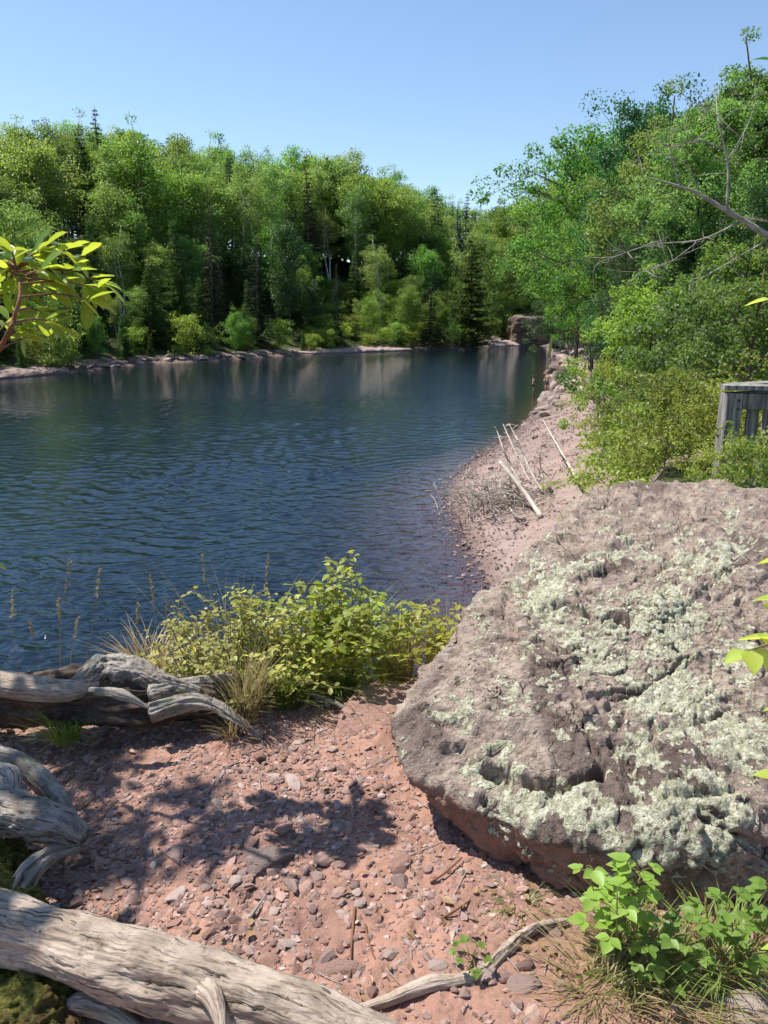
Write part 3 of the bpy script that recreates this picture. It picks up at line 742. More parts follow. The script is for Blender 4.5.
twig('short brown stick lying in the gravel above the long log', [(250, 925, .01), (258, 912, .01), (266, 900, .01)], .005)
for k_ in range(46):
    x = random.uniform(200, 600); y = random.uniform(740, 1015)
    if inside(np.array([x]), np.array([y]), [(388, 740), (470, 835), (570, 890), (640, 910), (640, 700)])[0]: continue
    a = random.uniform(0, 6.28); L = random.uniform(6, 20)
    root = GP(x, y, 0); mb = MB(); pts = []
    for t in (-1, 0, 1):
        q = GP(x + math.cos(a) * L * t, y + math.sin(a) * L * t * .7 + random.uniform(-2, 2), 0); q[2] = float(hg(q[0], q[1])[0]) + .004; pts.append(q - root)
    tube(mb, pts, [.0022, .002, .001], 5, 8); o = obj('twig', mb.mesh('twig', M['deadwood']), None, root)
    tag(o, 'tiny dry twig lying on the red soil', 'twig', 'tiny twigs on the path')

# ------------------------------------------------------------------ near plants
def leaves(mb, tpl, pos, axis, up, L, W):
    X, Y, Z = frames(axis, up); L = np.broadcast_to(L, len(pos)); W = np.broadcast_to(W, len(pos))
    V, Q, T = bake(tpl[0], tpl[1], tpl[2], pos, X, Y, Z, L, W, L); mb.add(V, Q, T)
litter()
def shrub(name, label, cat, base, H, spread, nst, nl, leaf, mat, stem='stem', group=None, tpl=OVATE, lean=(0, 0), seed=0, leafstart=.3, asp=.62, rad=.0035, root=None, twigs=2):
    rg = np.random.default_rng(seed); base = np.asarray(base, float)
    root = thing(name, label, cat, base, group)
    ms, ml = MB(), MB(); PP = []; AA = []; LL = []
    for s in range(nst):
        a = rg.uniform(0, 6.28); rr = spread * math.sqrt(rg.uniform(0, 1)); h = H * rg.uniform(.55, 1.0) * (1 - .35 * (rr / spread) ** 2)
        b = base + np.array([math.cos(a) * rr * .45, math.sin(a) * rr * .45, 0]); b[2] = base[2] - .04
        top = base + np.array([math.cos(a) * rr + lean[0] * h, math.sin(a) * rr + lean[1] * h, h])
        mid = (b + top) / 2 + rg.normal(0, .06 * H, 3); pts = spline([b, mid, top], 8)
        tube(ms, pts, np.linspace(rad, rad * .35, 8), 5, cap=False)
        segs = [pts]
        for t in range(twigs):
            i = rg.integers(3, 7); e = pts[i] + np.array([rg.normal(0, .22 * H), rg.normal(0, .22 * H), rg.uniform(.05, .25) * H])
            sp = spline([pts[i], (pts[i] + e) / 2 + rg.normal(0, .03 * H, 3), e], 6); tube(ms, sp, np.linspace(rad * .5, rad * .25, 6), 4, cap=False); segs.append(sp)
        per = max(2, nl // (nst * len(segs)))
        for si, sg in enumerate(segs):
            t = np.linspace(leafstart if si == 0 else .2, 1, per) * (len(sg) - 1.001); i = t.astype(int); f = (t - i)[:, None]
            p = sg[i] * (1 - f) + sg[np.minimum(i + 1, len(sg) - 1)] * f
            an = np.arange(per) * 2.4 + rg.uniform(0, 6); ax = np.stack([np.cos(an), np.sin(an), rg.uniform(-.5, .45, per)], 1)
            PP.append(p + norm(ax) * leaf * .15); AA.append(ax); LL.append(leaf * rg.uniform(.5, 1.15, per))
    p = np.concatenate(PP); ax = np.concatenate(AA); L = np.concatenate(LL)
    up = np.stack([rg.normal(0, .35, len(p)), rg.normal(0, .35, len(p)), np.ones(len(p))], 1)
    leaves(ml, tpl, p, ax, up, L, L * asp)
    obj('stems', ms.mesh('stems', M[stem], True, base), root); obj('foliage', ml.mesh('foliage', M[mat], True, base), root)
    return root
def gz(px, py, z=0):                 # point on the real ground under a pixel near the camera
    q = GP(px, py, z)
    for _ in range(6): q = P(px, py, float(hg(q[0], q[1])[0]))
    return q
shrub('leafy_bush', 'yellow-green thin leaved bush left of centre on the bank edge', 'bush', GP(225, 690, 0) + [0, .12, -.12], .56, .38, 46, 2300, .034, 'leaf_yellow', seed=1, tpl=LONGLEAF, asp=.8)
shrub('leafy_bush', 'bright green broad leaved bush standing tallest on the bank edge', 'bush', GP(335, 690, 0) + [0, .12, -.05], .64, .26, 26, 900, .050, 'leaf_bush', seed=2)
shrub('leafy_bush', 'yellowish bush filling the gap behind the dry grass', 'bush', GP(285, 692, 0) + [0, .1, -.1], .50, .30, 34, 1300, .036, 'leaf_yellow', seed=3)
shrub('leafy_bush', 'small fresh green bush between the tall bush and the boulder', 'bush', GP(412, 680, 0) + [0, .14, -.12], .52, .20, 18, 620, .046, 'leaf_bush', seed=4)
shrub('leafy_bush', 'low sprawling green plant beside the rotting trunk', 'bush', GP(180, 690, 0) + [0, .25, -.20], .30, .26, 20, 480, .045, 'leaf_yellow', seed=5)
shrub('leafy_bush', 'green bush low at the back of the bank', 'bush', GP(370, 665, 0) + [0, .3, -.25], .52, .3, 24, 800, .042, 'leaf_bush', seed=6)

def grass(name, label, base, H, spread, nb, mat='grass', seed=0, w=.0028, droop=.5, group=None, lean=(0, 0)):
    rg = np.random.default_rng(seed); base = np.asarray(base, float); mb = MB(); k = 7
    a = rg.uniform(0, 6.28, nb); rr = spread * np.sqrt(rg.uniform(0, 1, nb)) * .4
    b = base[None] + np.stack([np.cos(a) * rr, np.sin(a) * rr, np.full(nb, -.01)], 1)
    h = H * rg.uniform(.4, 1, nb); out = np.stack([np.cos(a + rg.normal(0, .6, nb)), np.sin(a + rg.normal(0, .6, nb)), 0 * a], 1) * (spread * rg.uniform(.2, 1.2, nb))[:, None] + np.array([lean[0], lean[1], 0]) * h[:, None]
    t = np.linspace(0, 1, k)[None, :, None]
    pts = b[:, None] + out[:, None] * t ** 1.8 + np.array([0, 0, 1.]) * (h[:, None, None] * (t - droop * rg.uniform(.2, 1, nb)[:, None, None] * t ** 3.0 * .6))
    side = norm(np.cross(out + 1e-6, [0, 0, 1.])) * w
    wd = np.array([1, 1, .95, .85, .65, .4, .05])[None, :, None]
    V = np.stack([pts - side[:, None] * wd, pts + side[:, None] * wd], 2).reshape(-1, 3)
    i = np.arange(nb)[:, None] * (2 * k) + np.arange(k - 1)[None] * 2
    Q = np.stack([i, i + 1, i + 3, i + 2], 2).reshape(-1, 4); mb.add(V, Q)
    o = obj(name, mb.mesh(name, M[mat], True, base), None, base); return tag(o, label, 'grass', group)
grass('grass_tuft', 'tall dry green grass in front of the yellow bush', GP(285, 700, 0), .30, .22, 420, 'grass', 11)
grass('grass_tuft', 'straw coloured dry grass hanging over the end of the rotting trunk', GP(245, 715, .03), .34, .16, 260, 'straw', 12, .002)
grass('grass_tuft', 'bright short grass under the tall green bush', GP(335, 690, 0), .16, .2, 320, 'grass', 13)
grass('grass_tuft', 'fine dry grass under the small green bush', GP(400, 678, -.05), .36, .16, 160, 'straw', 14, .0015)
grass('grass_tuft', 'dark green tuft growing before the rotting trunk', GP(66, 738, 0), .16, .13, 170, 'grass', 15, .0025)
grass('grass_tuft', 'sparse dry tuft below the right branch of the trunk', GP(235, 738, 0), .16, .12, 110, 'straw', 16, .0018)
grass('grass_tuft', 'thick grass between the two leafy seedlings', gz(640, 965), .14, .20, 240, 'grass', 17, .0018, .9)
grass('grass_tuft', 'dry straw grass at the foot of the left seedling', gz(600, 990), .09, .2, 160, 'straw', 18, .0018, .9)
grass('grass_tuft', 'long grass in front of the boulder at the right edge', gz(720, 960), .15, .2, 200, 'grass', 19, .0018, .9)
grass('grass_tuft', 'flattened dry grass along the foot of the boulder', gz(680, 1000), .07, .3, 220, 'straw', 20, .0018, 1)
grass('grass_tuft', 'tall straw stems standing up through the yellow bush', GP(235, 690, 0) + [0, .15, -.1], .60, .5, 170, 'straw', 24, .0013, .3)
grass('grass_tuft', 'green and yellow blades mixed in behind the tall bush', GP(320, 690, 0) + [0, .2, -.1], .5, .5, 150, 'grass', 25, .0018, .5)
grass('grass_tuft', 'brown wispy grass on the slope behind the small green bush', np.array([.40, 3.6, 3.95]), .72, .4, 320, 'straw', 21, .002)
grass('grass_tuft', 'thin sprouts of green at the foot of the boulder shadow', gz(520, 905), .05, .1, 60, 'grass', 22, .0015)
grass('grass_tuft', 'low yellow grass behind the low sprawling plant', GP(150, 668, -.1), .24, .25, 200, 'straw', 23, .002)

# dry seed-head stalks in front of the water
def stalk(px, py, toppx, toppy, y, seed, label):
    b = PD(px, py, y); t = PD(toppx, toppy, y); rg = np.random.default_rng(seed)
    root = thing('grass_stalk', label, 'grass stalk', b, 'dry seed stalks before the water')
    ms, mh = MB(), MB(); mid = (b + t) / 2 + rg.normal(0, .02, 3); pts = spline([b, mid, t], 12); tube(ms, pts, np.linspace(.0016, .0008, 12), 4)
    n = 46; u = rg.uniform(.76, 1.0, n); i = (u * 10.99).astype(int); p = pts[i] + (pts[np.minimum(i + 1, 11)] - pts[i]) * (u * 10.99 - i)[:, None]
    ax = norm(norm(t - mid) * .9 + rg.normal(0, .45, (n, 3))); leaves(mh, KITE, p, ax, rg.normal(0, 1, (n, 3)), .016, .005)
    obj('stem', ms.mesh('stem', M['straw'], True, b), root); obj('seed_head', mh.mesh('seed_head', M['straw'], True, b), root)
for k_, a in enumerate([(30, 700, 12, 590), (62, 700, 70, 560), (48, 690, 30, 622), (80, 690, 100, 568), (120, 690, 138, 604), (70, 700, 78, 618), (165, 690, 150, 574), (185, 690, 166, 606), (215, 690, 202, 552), (250, 690, 268, 556), (60, 695, 58, 596)]):
    stalk(*a[:4], 3.25 + .05 * (k_ % 3), 40 + k_, 'thin dry grass stalk with a pale seed head against the water')

# leafy seedlings with three-part leaves
def seedling(label, base, H, nst, seed, leaf=.05, lean=(0, 0), spread=.12):
    rg = np.random.default_rng(seed); base = np.asarray(base, float); root = thing('leafy_seedling', label, 'plant', base)
    ms, ml = MB(), MB(); PP, AA, UU, LL = [], [], [], []
    for s in range(nst):
        a = rg.uniform(0, 6.28); top = base + np.array([math.cos(a) * spread + lean[0], math.sin(a) * spread + lean[1], H * rg.uniform(.6, 1)])
        pts = spline([base, (base + top) / 2 + rg.normal(0, .015, 3), top], 10); tube(ms, pts, np.linspace(.0028, .0015, 10), 6)
        for i in range(3, 10):
            az = i * 2.4 + a; pe = pts[i] + np.array([math.cos(az), math.sin(az), .35]) * rg.uniform(.03, .065) * (1.25 - i / 14)
            tube(ms, spline([pts[i], (pts[i] + pe) / 2 + [0, 0, .006], pe], 5), np.full(5, .0011), 4)
            d = norm(pe - pts[i]); d[2] = rg.uniform(-.25, .15); sd = np.array([-d[1], d[0], 0])
            L = leaf * rg.uniform(.75, 1.15)
            for q, sc in ((d, 1.1), (d * .35 + sd * .9, .85), (d * .35 - sd * .9, .85)):
                PP.append(pe); AA.append(q); UU.append(np.array([rg.normal(0, .25), rg.normal(0, .25) - .1, 1])); LL.append(L * sc)
    leaves(ml, OVATE, np.array(PP), np.array(AA), np.array(UU), np.array(LL), np.array(LL) * .72)
    obj('stems', ms.mesh('stems', M['stem'], True, base), root); obj('foliage', ml.mesh('foliage', M['leaf_fresh'], True, base), root)
seedling('bright green leafy seedling left in front of the boulder', gz(615, 955), .30, 6, 51, .038, (-.03, 0), .07)
seedling('bright green leafy seedling right in front of the boulder', gz(738, 972), .28, 5, 52, .038, (.0, .03), .08)
seedling('lower leafy shoot drooping beside the left seedling', gz(655, 975), .17, 4, 53, .032, (.0, 0), .07)
seedling('tiny green sprout on the path beside the curved stick', gz(466, 972), .055, 1, 54, .022, (0, 0), .01)

# ------------------------------------------------------------------ trees
def crown_faces(mb, centers, rad, per, size, rg, tpl=KITE, flat=.7, asp=.66, upb=.9):
    n = len(centers) * per; c = np.repeat(centers, per, 0); r = np.repeat(rad, per)
    d = norm(rg.normal(size=(n, 3))) * (rg.uniform(0, 1, n) ** .33)[:, None] * np.array([1, 1, flat])
    p = c + d * r[:, None]
    ax = norm(rg.normal(size=(n, 3)) + d * .6 + [0, 0, -.25]); up = rg.normal(size=(n, 3)) * .5 + [0, 0, upb] + d * 1.1
    L = size * rg.uniform(.6, 1.25, n); leaves(mb, tpl, p, ax, up, L, L * asp)
def broadleaf(seed, H=14, R=3.2, crown0=.28, size=.25, nfac=5200, limbs=17, bark='bark', leaf='leaf_mid', shape='round', trunks=1, clump=.095, sparse=1.0, tr=.013, sub=5):
    rg = np.random.default_rng(seed); mt, ml = MB(), MB(); cen, crad = [], []
    for tk in range(trunks):
        off = np.array([rg.normal(0, .05), rg.normal(0, .05), 0]) * H * (trunks > 1)
        top = np.array([rg.normal(0, .03) * H, rg.normal(0, .03) * H, H * (.95 - .1 * tk)]) + off * 1.6
        tp = spline([[off[0] * .2, off[1] * .2, -.6], off * .6 + [0, 0, H * .3] + rg.normal(0, .012 * H, 3), off + [0, 0, H * .62] + rg.normal(0, .02 * H, 3), top], 14)
        tube(mt, tp, np.linspace(H * tr, H * .002, 14), 7)
        for i in range(limbs // trunks):
            f = crown0 + (.95 - crown0) * ((i + rg.uniform(0, 1)) / (limbs // trunks)); g = (f - crown0) / (1 - crown0)
            prof = {'round': math.sin(math.pi * min(1, .18 + g * .78)) ** .7, 'tall': (math.sin(math.pi * min(1, .12 + g * .84)) ** .8) * .8, 'cone': (1 - g) ** .8 + .08, 'umbrella': .45 + .75 * g * (1 - max(0, g - .8) * 3)}[shape]
            i0 = f * 13 * .92; a_ = int(i0); s0 = tp[a_] + (tp[min(a_ + 1, 13)] - tp[a_]) * (i0 - a_)
            az = i * 2.399 + rg.normal(0, .3); L = R * prof * rg.uniform(.7, 1.15)
            e = s0 + np.array([math.cos(az) * L, math.sin(az) * L, L * rg.uniform(.25, .75)])
            pts = spline([s0, (s0 + e) / 2 + np.array([0, 0, L * .08]) + rg.normal(0, .05 * L, 3), e], 8)
            tube(mt, pts, np.linspace(H * .0042, H * .001, 8), 5, cap=False)
            for sbi in range(sub):
                j = rg.uniform(.3, 1) * 6.99; q = pts[int(j)]; ee = q + rg.normal(0, .24 * L + .15, 3) * np.array([1, 1, .7]) + [0, 0, .05 * L]
                tube(mt, [q, (q + ee) / 2 + rg.normal(0, .03 * L, 3), ee], np.array([H * .0014, H * .001, H * .0005]), 3, cap=False)
                if rg.uniform() < sparse: cen.append(ee); crad.append(H * clump * rg.uniform(.5, 1.2) * (.6 + .4 * prof))
            cen.append(e); crad.append(H * clump * rg.uniform(.6, 1.1))
        for z in (.88, .95): cen.append(tp[-1] * z / .95 + rg.normal(0, .02 * H, 3)); crad.append(H * clump * .6)
    cen = np.array(cen); crad = np.array(crad)
    crown_faces(ml, cen, crad, max(4, nfac // len(cen)), size, rg)
    return mt.mesh('trunk', M[bark]), ml.mesh('crown', M[leaf], False)
def conifer(seed, H=13, R=2.3, leaf='needle', low=.06, dens=1.0, droop=.35, fluffy=0):
    rg = np.random.default_rng(seed); mt, ml = MB(), MB()
    tube(mt, [[0, 0, -.6], [rg.normal(0, .05), rg.normal(0, .05), H * .5], [0, 0, H]], [H * .013, H * .009, H * .001], 7, 12)
    z = low * H; P_, A_, L_ = [], [], []
    while z < H * .985:
        g = (z / H - low) / (1 - low); nb = int(rg.integers(6, 9)); Lm = R * ((1 - g) ** .85) + .12
        for b in range(nb):
            a = rg.uniform(0, 6.28); L = Lm * rg.uniform(.6, 1.15); d = np.array([math.cos(a), math.sin(a), 0])
            s0 = np.array([0, 0, z]); e = s0 + d * L + [0, 0, -droop * L + .12 * L]; m = s0 + d * L * .5 + [0, 0, -droop * L * .35]
            pts = spline([s0, m, e], 6)
            if L > .5: tube(mt, pts, np.linspace(.035, .008, 6), 3, cap=False)
            k = max(5, int(L * 13 * dens)); u = rg.uniform(.12, 1, k); i = np.minimum((u * 5).astype(int), 4); p = pts[i] + (pts[i + 1] - pts[i]) * (u * 5 - i)[:, None]
            sd = np.array([-d[1], d[0], 0]) * rg.choice([-1, 1], k)[:, None]
            ax = sd * rg.uniform(.3, 1, k)[:, None] + d * .6 + np.array([0, 0, 1]) * rg.uniform(-.6, .1 + fluffy, k)[:, None]
            P_.append(p + rg.normal(0, .05, (k, 3))); A_.append(ax); L_.append((.22 + .22 * (1 - u)) * rg.uniform(.7, 1.3, k) * (.55 + .45 * Lm / R))
        z += H * .030 * rg.uniform(.8, 1.2)
    p, ax, L = np.concatenate(P_), np.concatenate(A_), np.concatenate(L_)
    leaves(ml, KITE, p, ax, rg.normal(size=(len(p), 3)) * .5 + [0, 0, 1], L, L * .38)
    return mt.mesh('trunk', M['bark']), ml.mesh('crown', M[leaf], False)
def make_tree(name, meshes, H0):
    r = bpy.data.objects.new(name, None); t = bpy.data.objects.new('trunk', meshes[0]); c = bpy.data.objects.new('crown', meshes[1])
    return dict(name=name, m=meshes, H=H0)
def plant_tree(pr, x, y, H, label, cat='tree', group=None, rz=None, wide=1.0, z=None, lean=None):
    r = bpy.data.objects.new(pr['name'], None); COL.objects.link(r)
    s = H / pr['H']; r.location = (x, y, h1(x, y) - .05 if z is None else z); r.scale = (s * wide, s * wide, s)
    r.rotation_euler = (lean[0] if lean else random.gauss(0, .025), lean[1] if lean else random.gauss(0, .025), random.uniform(0, 6.28) if rz is None else rz)
    t = bpy.data.objects.new('trunk', pr['m'][0]); COL.objects.link(t); t.parent = r
    c = bpy.data.objects.new('crown', pr['m'][1]); COL.objects.link(c); c.parent = r
    tag(r, label, cat, group); return r
DEC = [make_tree('deciduous_tree', broadleaf(501 + i, 14, 3.3 + .3 * (i % 3), .14 + .06 * (i % 2), .26, 9500, 20, leaf=['leaf_mid', 'leaf_mid', 'leaf_birch', 'leaf_dark'][i % 4], shape=['round', 'tall'][i % 2], clump=.10), 14) for i in range(6)]
BIR = [make_tree('birch_tree', broadleaf(521 + i, 15, 2.7, .32, .21, 7600, 20, 'bark_birch', 'leaf_birch', ['tall', 'round'][i % 2], trunks=[1, 2, 1][i], clump=.085, tr=.014), 15) for i in range(3)]
SPR = [make_tree('spruce_tree', conifer(541 + i, 13, [1.9, 2.4, 1.6][i], ['needle', 'needle', 'needle_brown'][i], .06), 13) for i in range(3)]
CED = [make_tree('cedar_tree', conifer(551 + i, 9, [1.9, 2.2][i], 'cedar', .03, 1.7, .05, .5), 9) for i in range(2)]
BSH = [make_tree('wild_bush', broadleaf(561 + i, 3, 1.5, .05, .15, 2600, 14, leaf=['leaf_bright', 'leaf_bright', 'leaf_mid'][i], clump=.17, tr=.01), 3) for i in range(3)]

SIL_X = [-120, -60, 0, 40, 90, 130, 190, 230, 262, 300, 330, 360, 400, 430, 470, 500, 560]
SIL_Y = [115, 112, 110, 108, 98, 110, 112, 120, 133, 124, 130, 150, 168, 186, 196, 196, 190]
GRP = 'trees crowding the far hillside'
def at_shore(px, py):
    p = hit(px, py, 30); return p
# trees that can be told apart
def special(pr, px, pybase, pytop, label, wide=1.0, rz=None, push=0):
    p = hit(px, pybase, 30); x, y = p[0] , p[1]
    if push: L = math.hypot(x, y); x, y = x * (1 + push / L), y * (1 + push / L)
    z = h1(x, y); d = y; el = ray(px, pytop); H = CAMZ + el[2] / el[1] * y - z
    SPX.append((x, y)); return plant_tree(pr, x, y, max(H, 2), label, wide=wide, rz=rz, z=z - .1)
SPX = []; OPEN = [(330, 13, 400), (345, 8, 400), (395, 10, 400), (262, 9, 400), (215, 10, 400), (258, 9, 400)]
special(SPR[2], 213, 338, 196, 'slim brownish spruce at the waterline left of centre', 1.0)
special(SPR[0], 257, 345, 238, 'open dark spruce at the waterline right of the brownish one', 1.15)
special(CED[0], 183, 345, 215, 'tall pointed cedar left of the brownish spruce', .8)
special(CED[1], 152, 348, 262, 'broad light cedar low at the far shore', 1.1)
special(CED[0], 100, 345, 216, 'slender cedar behind the glowing leaves on the left', .7)
special(CED[1], 232, 340, 300, 'small rounded cedar at the far shore', 1.3)
special(DEC[3], 291, 335, 205, 'dense dark rounded tree beside the pale forked birch', .75)
special(BIR[1], 330, 285, 200, 'forked birch with bright white trunk in front of the hillside', .9, push=2)
special(BIR[0], 345, 262, 138, 'tallest pale yellow-green birch on the hillside crest', 1.25, push=6)
special(BIR[2], 395, 268, 160, 'slim birch with white stems right of the tallest birch', 1.0, push=6)
special(BIR[0], 262, 262, 138, 'birch with pale trunk showing between dark crowns left of the tallest birch', 1.0, push=6)
special(SPR[1], 430, 346, 268, 'squat near black spruce standing at the water', 1.35)
special(SPR[1], 432, 300, 186, 'tall black spruce rising behind the squat one', 1.1, push=4)
special(SPR[0], 463, 315, 190, 'thin spruce with a bare tip poking over the far ridge', .8, push=8)
special(SPR[0], 338, 347, 262, 'feathery young spruce at the sunlit clearing', .9)
special(CED[0], 470, 347, 232, 'leafy cedar right of the squat spruce', 1.2)
special(DEC[2], 478, 343, 226, 'light green round tree where the far shore ends', .8)
special(BIR[1], 85, 270, 106, 'airy tall birch on the left skyline', 1.0, push=8)
special(BIR[2], 30, 280, 108, 'airy birch near the left edge of the skyline', 1.0, push=8)
for a_, b_, c_ in ((322, 150, 9), (338, 158, 13), (352, 160, 10), (345, 205, 6), (365, 172, 12), (308, 150, 12)): special(DEC[a_ % 4], a_, 268, b_, 'green crown packed behind the pale forked birch stems', push=c_)['group'] = 'crowns behind the forked birch'
# the rest of the wood
rows = {}
cand = []
rg_ = np.random.default_rng(99); tries = 0
pts = list(SPX)
xx = rg_.uniform(-110, 60, 60000); yy = rg_.uniform(60, 210, 60000)
dn, df, w, pl, de = zones(xx, yy); hh = height(xx, yy)
pxs, _ = proj(np.stack([xx, yy, hh], 1))
okm = (~w) & (df < dn) & (df > 1.8) & (df < 62) & (pxs > -110) & (pxs < 548)
near_n = 0; OPEN = [(a, b, [q[1] for q in SPX if abs(proj([q[0], q[1], 5])[0] - a) < 6][-1] if any(abs(proj([q[0], q[1], 5])[0] - a) < 6 for q in SPX) else 0) for a, b, c in OPEN]
for x, y, d_, px_, h_ in zip(xx[okm], yy[okm], df[okm], pxs[okm], hh[okm]):
    if d_ > 4 and any(abs(px_ - a) < b and y < c for a, b, c in OPEN): continue
    clearing = (298 < px_ < 422 and d_ < 21)
    sp = 2.9 if d_ < 12 else 3.5 if d_ < 28 else 4.0 if d_ < 46 else 4.8
    if px_ < -30: sp *= 1.5
    if len(pts) > 760: break
    a = np.array(pts)
    if ((a[:, 0] - x) ** 2 + (a[:, 1] - y) ** 2).min() < sp * sp: continue
    if clearing and random.random() < .9: continue
    Smax = np.interp(px_, SIL_X, SIL_Y) + random.choice([random.uniform(-4, 8), random.uniform(5, 30)])
    el = ray(px_, Smax); Hm = CAMZ + el[2] / el[1] * y - h_
    if d_ < 4: H = random.uniform(2.5, 6); kind = random.choice(['bush', 'ced', 'ced', 'dec'])
    elif d_ < 12: H = random.uniform(5, 9.5); kind = random.choice(['dec', 'ced', 'dec', 'spr', 'bir'])
    else: H = random.uniform(9, 14) if d_ < 20 else random.uniform(.82, 1.0) * min(Hm, 21); kind = random.choices(['dec', 'bir', 'spr', 'ced'], [5, 3.5, 2, .7])[0]
    H = min(H, Hm)
    if H < 2: continue
    if H < 4.5 and kind not in ('bush', 'ced'): kind = 'bush'
    row = 'at the waterline' if d_ < 5 else 'on the lower slope' if d_ < 14 else 'on the upper slope' if d_ < 27 else 'on the crest'
    pr, nm = {'dec': (random.choice(DEC), 'green broadleaf tree'), 'bir': (random.choice(BIR), 'pale stemmed birch'), 'spr': (random.choice(SPR), 'dark spruce'), 'ced': (random.choice(CED), 'dense green cedar'), 'bush': (random.choice(BSH), 'leafy wild bush')}[kind]
    side = 'left' if px_ < 150 else 'middle' if px_ < 330 else 'right'
    hue = {'leaf_mid': 'mid', 'leaf_birch': 'light', 'leaf_dark': 'deep', 'leaf_bright': 'bright'}.get(pr['m'][1].materials[0].name, '')
    lab = '%s %s of the far hillside, %s part' % (nm if kind != 'dec' else nm, row, side)
    if kind == 'dec':
        mn = pr['m'][1].materials[0].name; lab = {'leaf_mid_green': 'mid', 'leaf_birch_green': 'light', 'leaf_dark_green': 'deep'}[mn] + ' ' + lab
    plant_tree(pr, x, y, H, lab, 'bush' if kind == 'bush' else 'tree', '%ss %s, %s part' % (nm, row, side), wide=random.uniform(.85, 1.15))
    pts.append((x, y)); near_n += 1
print('hill trees', near_n)
# sunlit scrub of the clearing
cl = []
for k_ in range(2500):
    i = rg_.integers(0, 60000)
    if not okm[i]: continue
    if 295 < pxs[i] < 425 and df[i] < 22:
        if cl and min((xx[i] - a) ** 2 + (yy[i] - b) ** 2 for a, b in cl) < 2.3 ** 2: continue
        cl.append((xx[i], yy[i])); plant_tree(BSH[len(cl) % 2], xx[i], yy[i], random.uniform(2.0, 3.8), 'bright leafy bush in the sunlit clearing of the far slope', 'bush', 'bushes in the sunlit clearing', wide=1.3)
    if len(cl) > 110: break
for k_, (px, py, hpx, lab) in enumerate([(245, 352, 18, 'bright low bush at the far shoreline under the open spruce'), (40, 362, 30, 'feathery bush at the left end of the far shore'), (330, 350, 22, 'yellow-green bush at the foot of the clearing'), (135, 352, 26, 'round bush over the far shore rocks'), (68, 368, 28, 'light bush beside the far left rocks')]):
    special(BSH[k_ % 2], px, py - 1, py - hpx, lab, 1.2)

# ------------------------------------------------------------------ right bank trees: bigger in the picture, finer leaves
RT = {
 'a': make_tree('deciduous_tree', broadleaf(601, 13, 4.2, .12, .150, 34000, 30, leaf='leaf_mid', shape='round', clump=.060, sub=7), 13),
 'b': make_tree('deciduous_tree', broadleaf(602, 13, 4.0, .10, .140, 34000, 30, leaf='leaf_birch', shape='tall', clump=.058, sub=7), 13),
 'c': make_tree('deciduous_tree', broadleaf(603, 12, 4.0, .05, .140, 34000, 30, leaf='leaf_dark', shape='round', clump=.062, sub=7), 12),
 'birch': make_tree('birch_tree', broadleaf(604, 13, 3.0, .20, .115, 40000, 40, 'bark', 'leaf_birch', 'tall', clump=.045, sparse=.8, sub=8, tr=.009), 13),
 'low': make_tree('deciduous_tree', broadleaf(605, 6, 2.4, .05, .10, 20000, 24, leaf='leaf_light', shape='round', clump=.062, sub=6), 6),
 'hi': make_tree('deciduous_tree', broadleaf(608, 13, 4.6, .36, .17, 30000, 28, leaf='leaf_mid', shape='round', clump=.066, sub=7), 13),
 'shr': make_tree('shrub', broadleaf(607, 3, 1.7, .03, .11, 5200, 22, leaf='leaf_shrub', shape='round', clump=.10, sub=5, tr=.008), 3),
 'low2': make_tree('deciduous_tree', broadleaf(606, 6, 2.2, .05, .10, 20000, 24, leaf='leaf_mid', shape='round', clump=.062, sub=6), 6),
}
def rtree(key, px, dist, pytop, label, wide=1.0, group=None, rz=None, cat='tree'):
    if dist < 60 and px < 665 and dist > 25: wide = .78; px += 4
    p = PD(px, 300, dist); x, y = p[0], dist; z = h1(x, y); el = ray(px, pytop); H = CAMZ + el[2] / el[1] * y - z
    return plant_tree(RT[key], x, y, H, label, cat, group, wide=wide, rz=rz, z=z - .1)
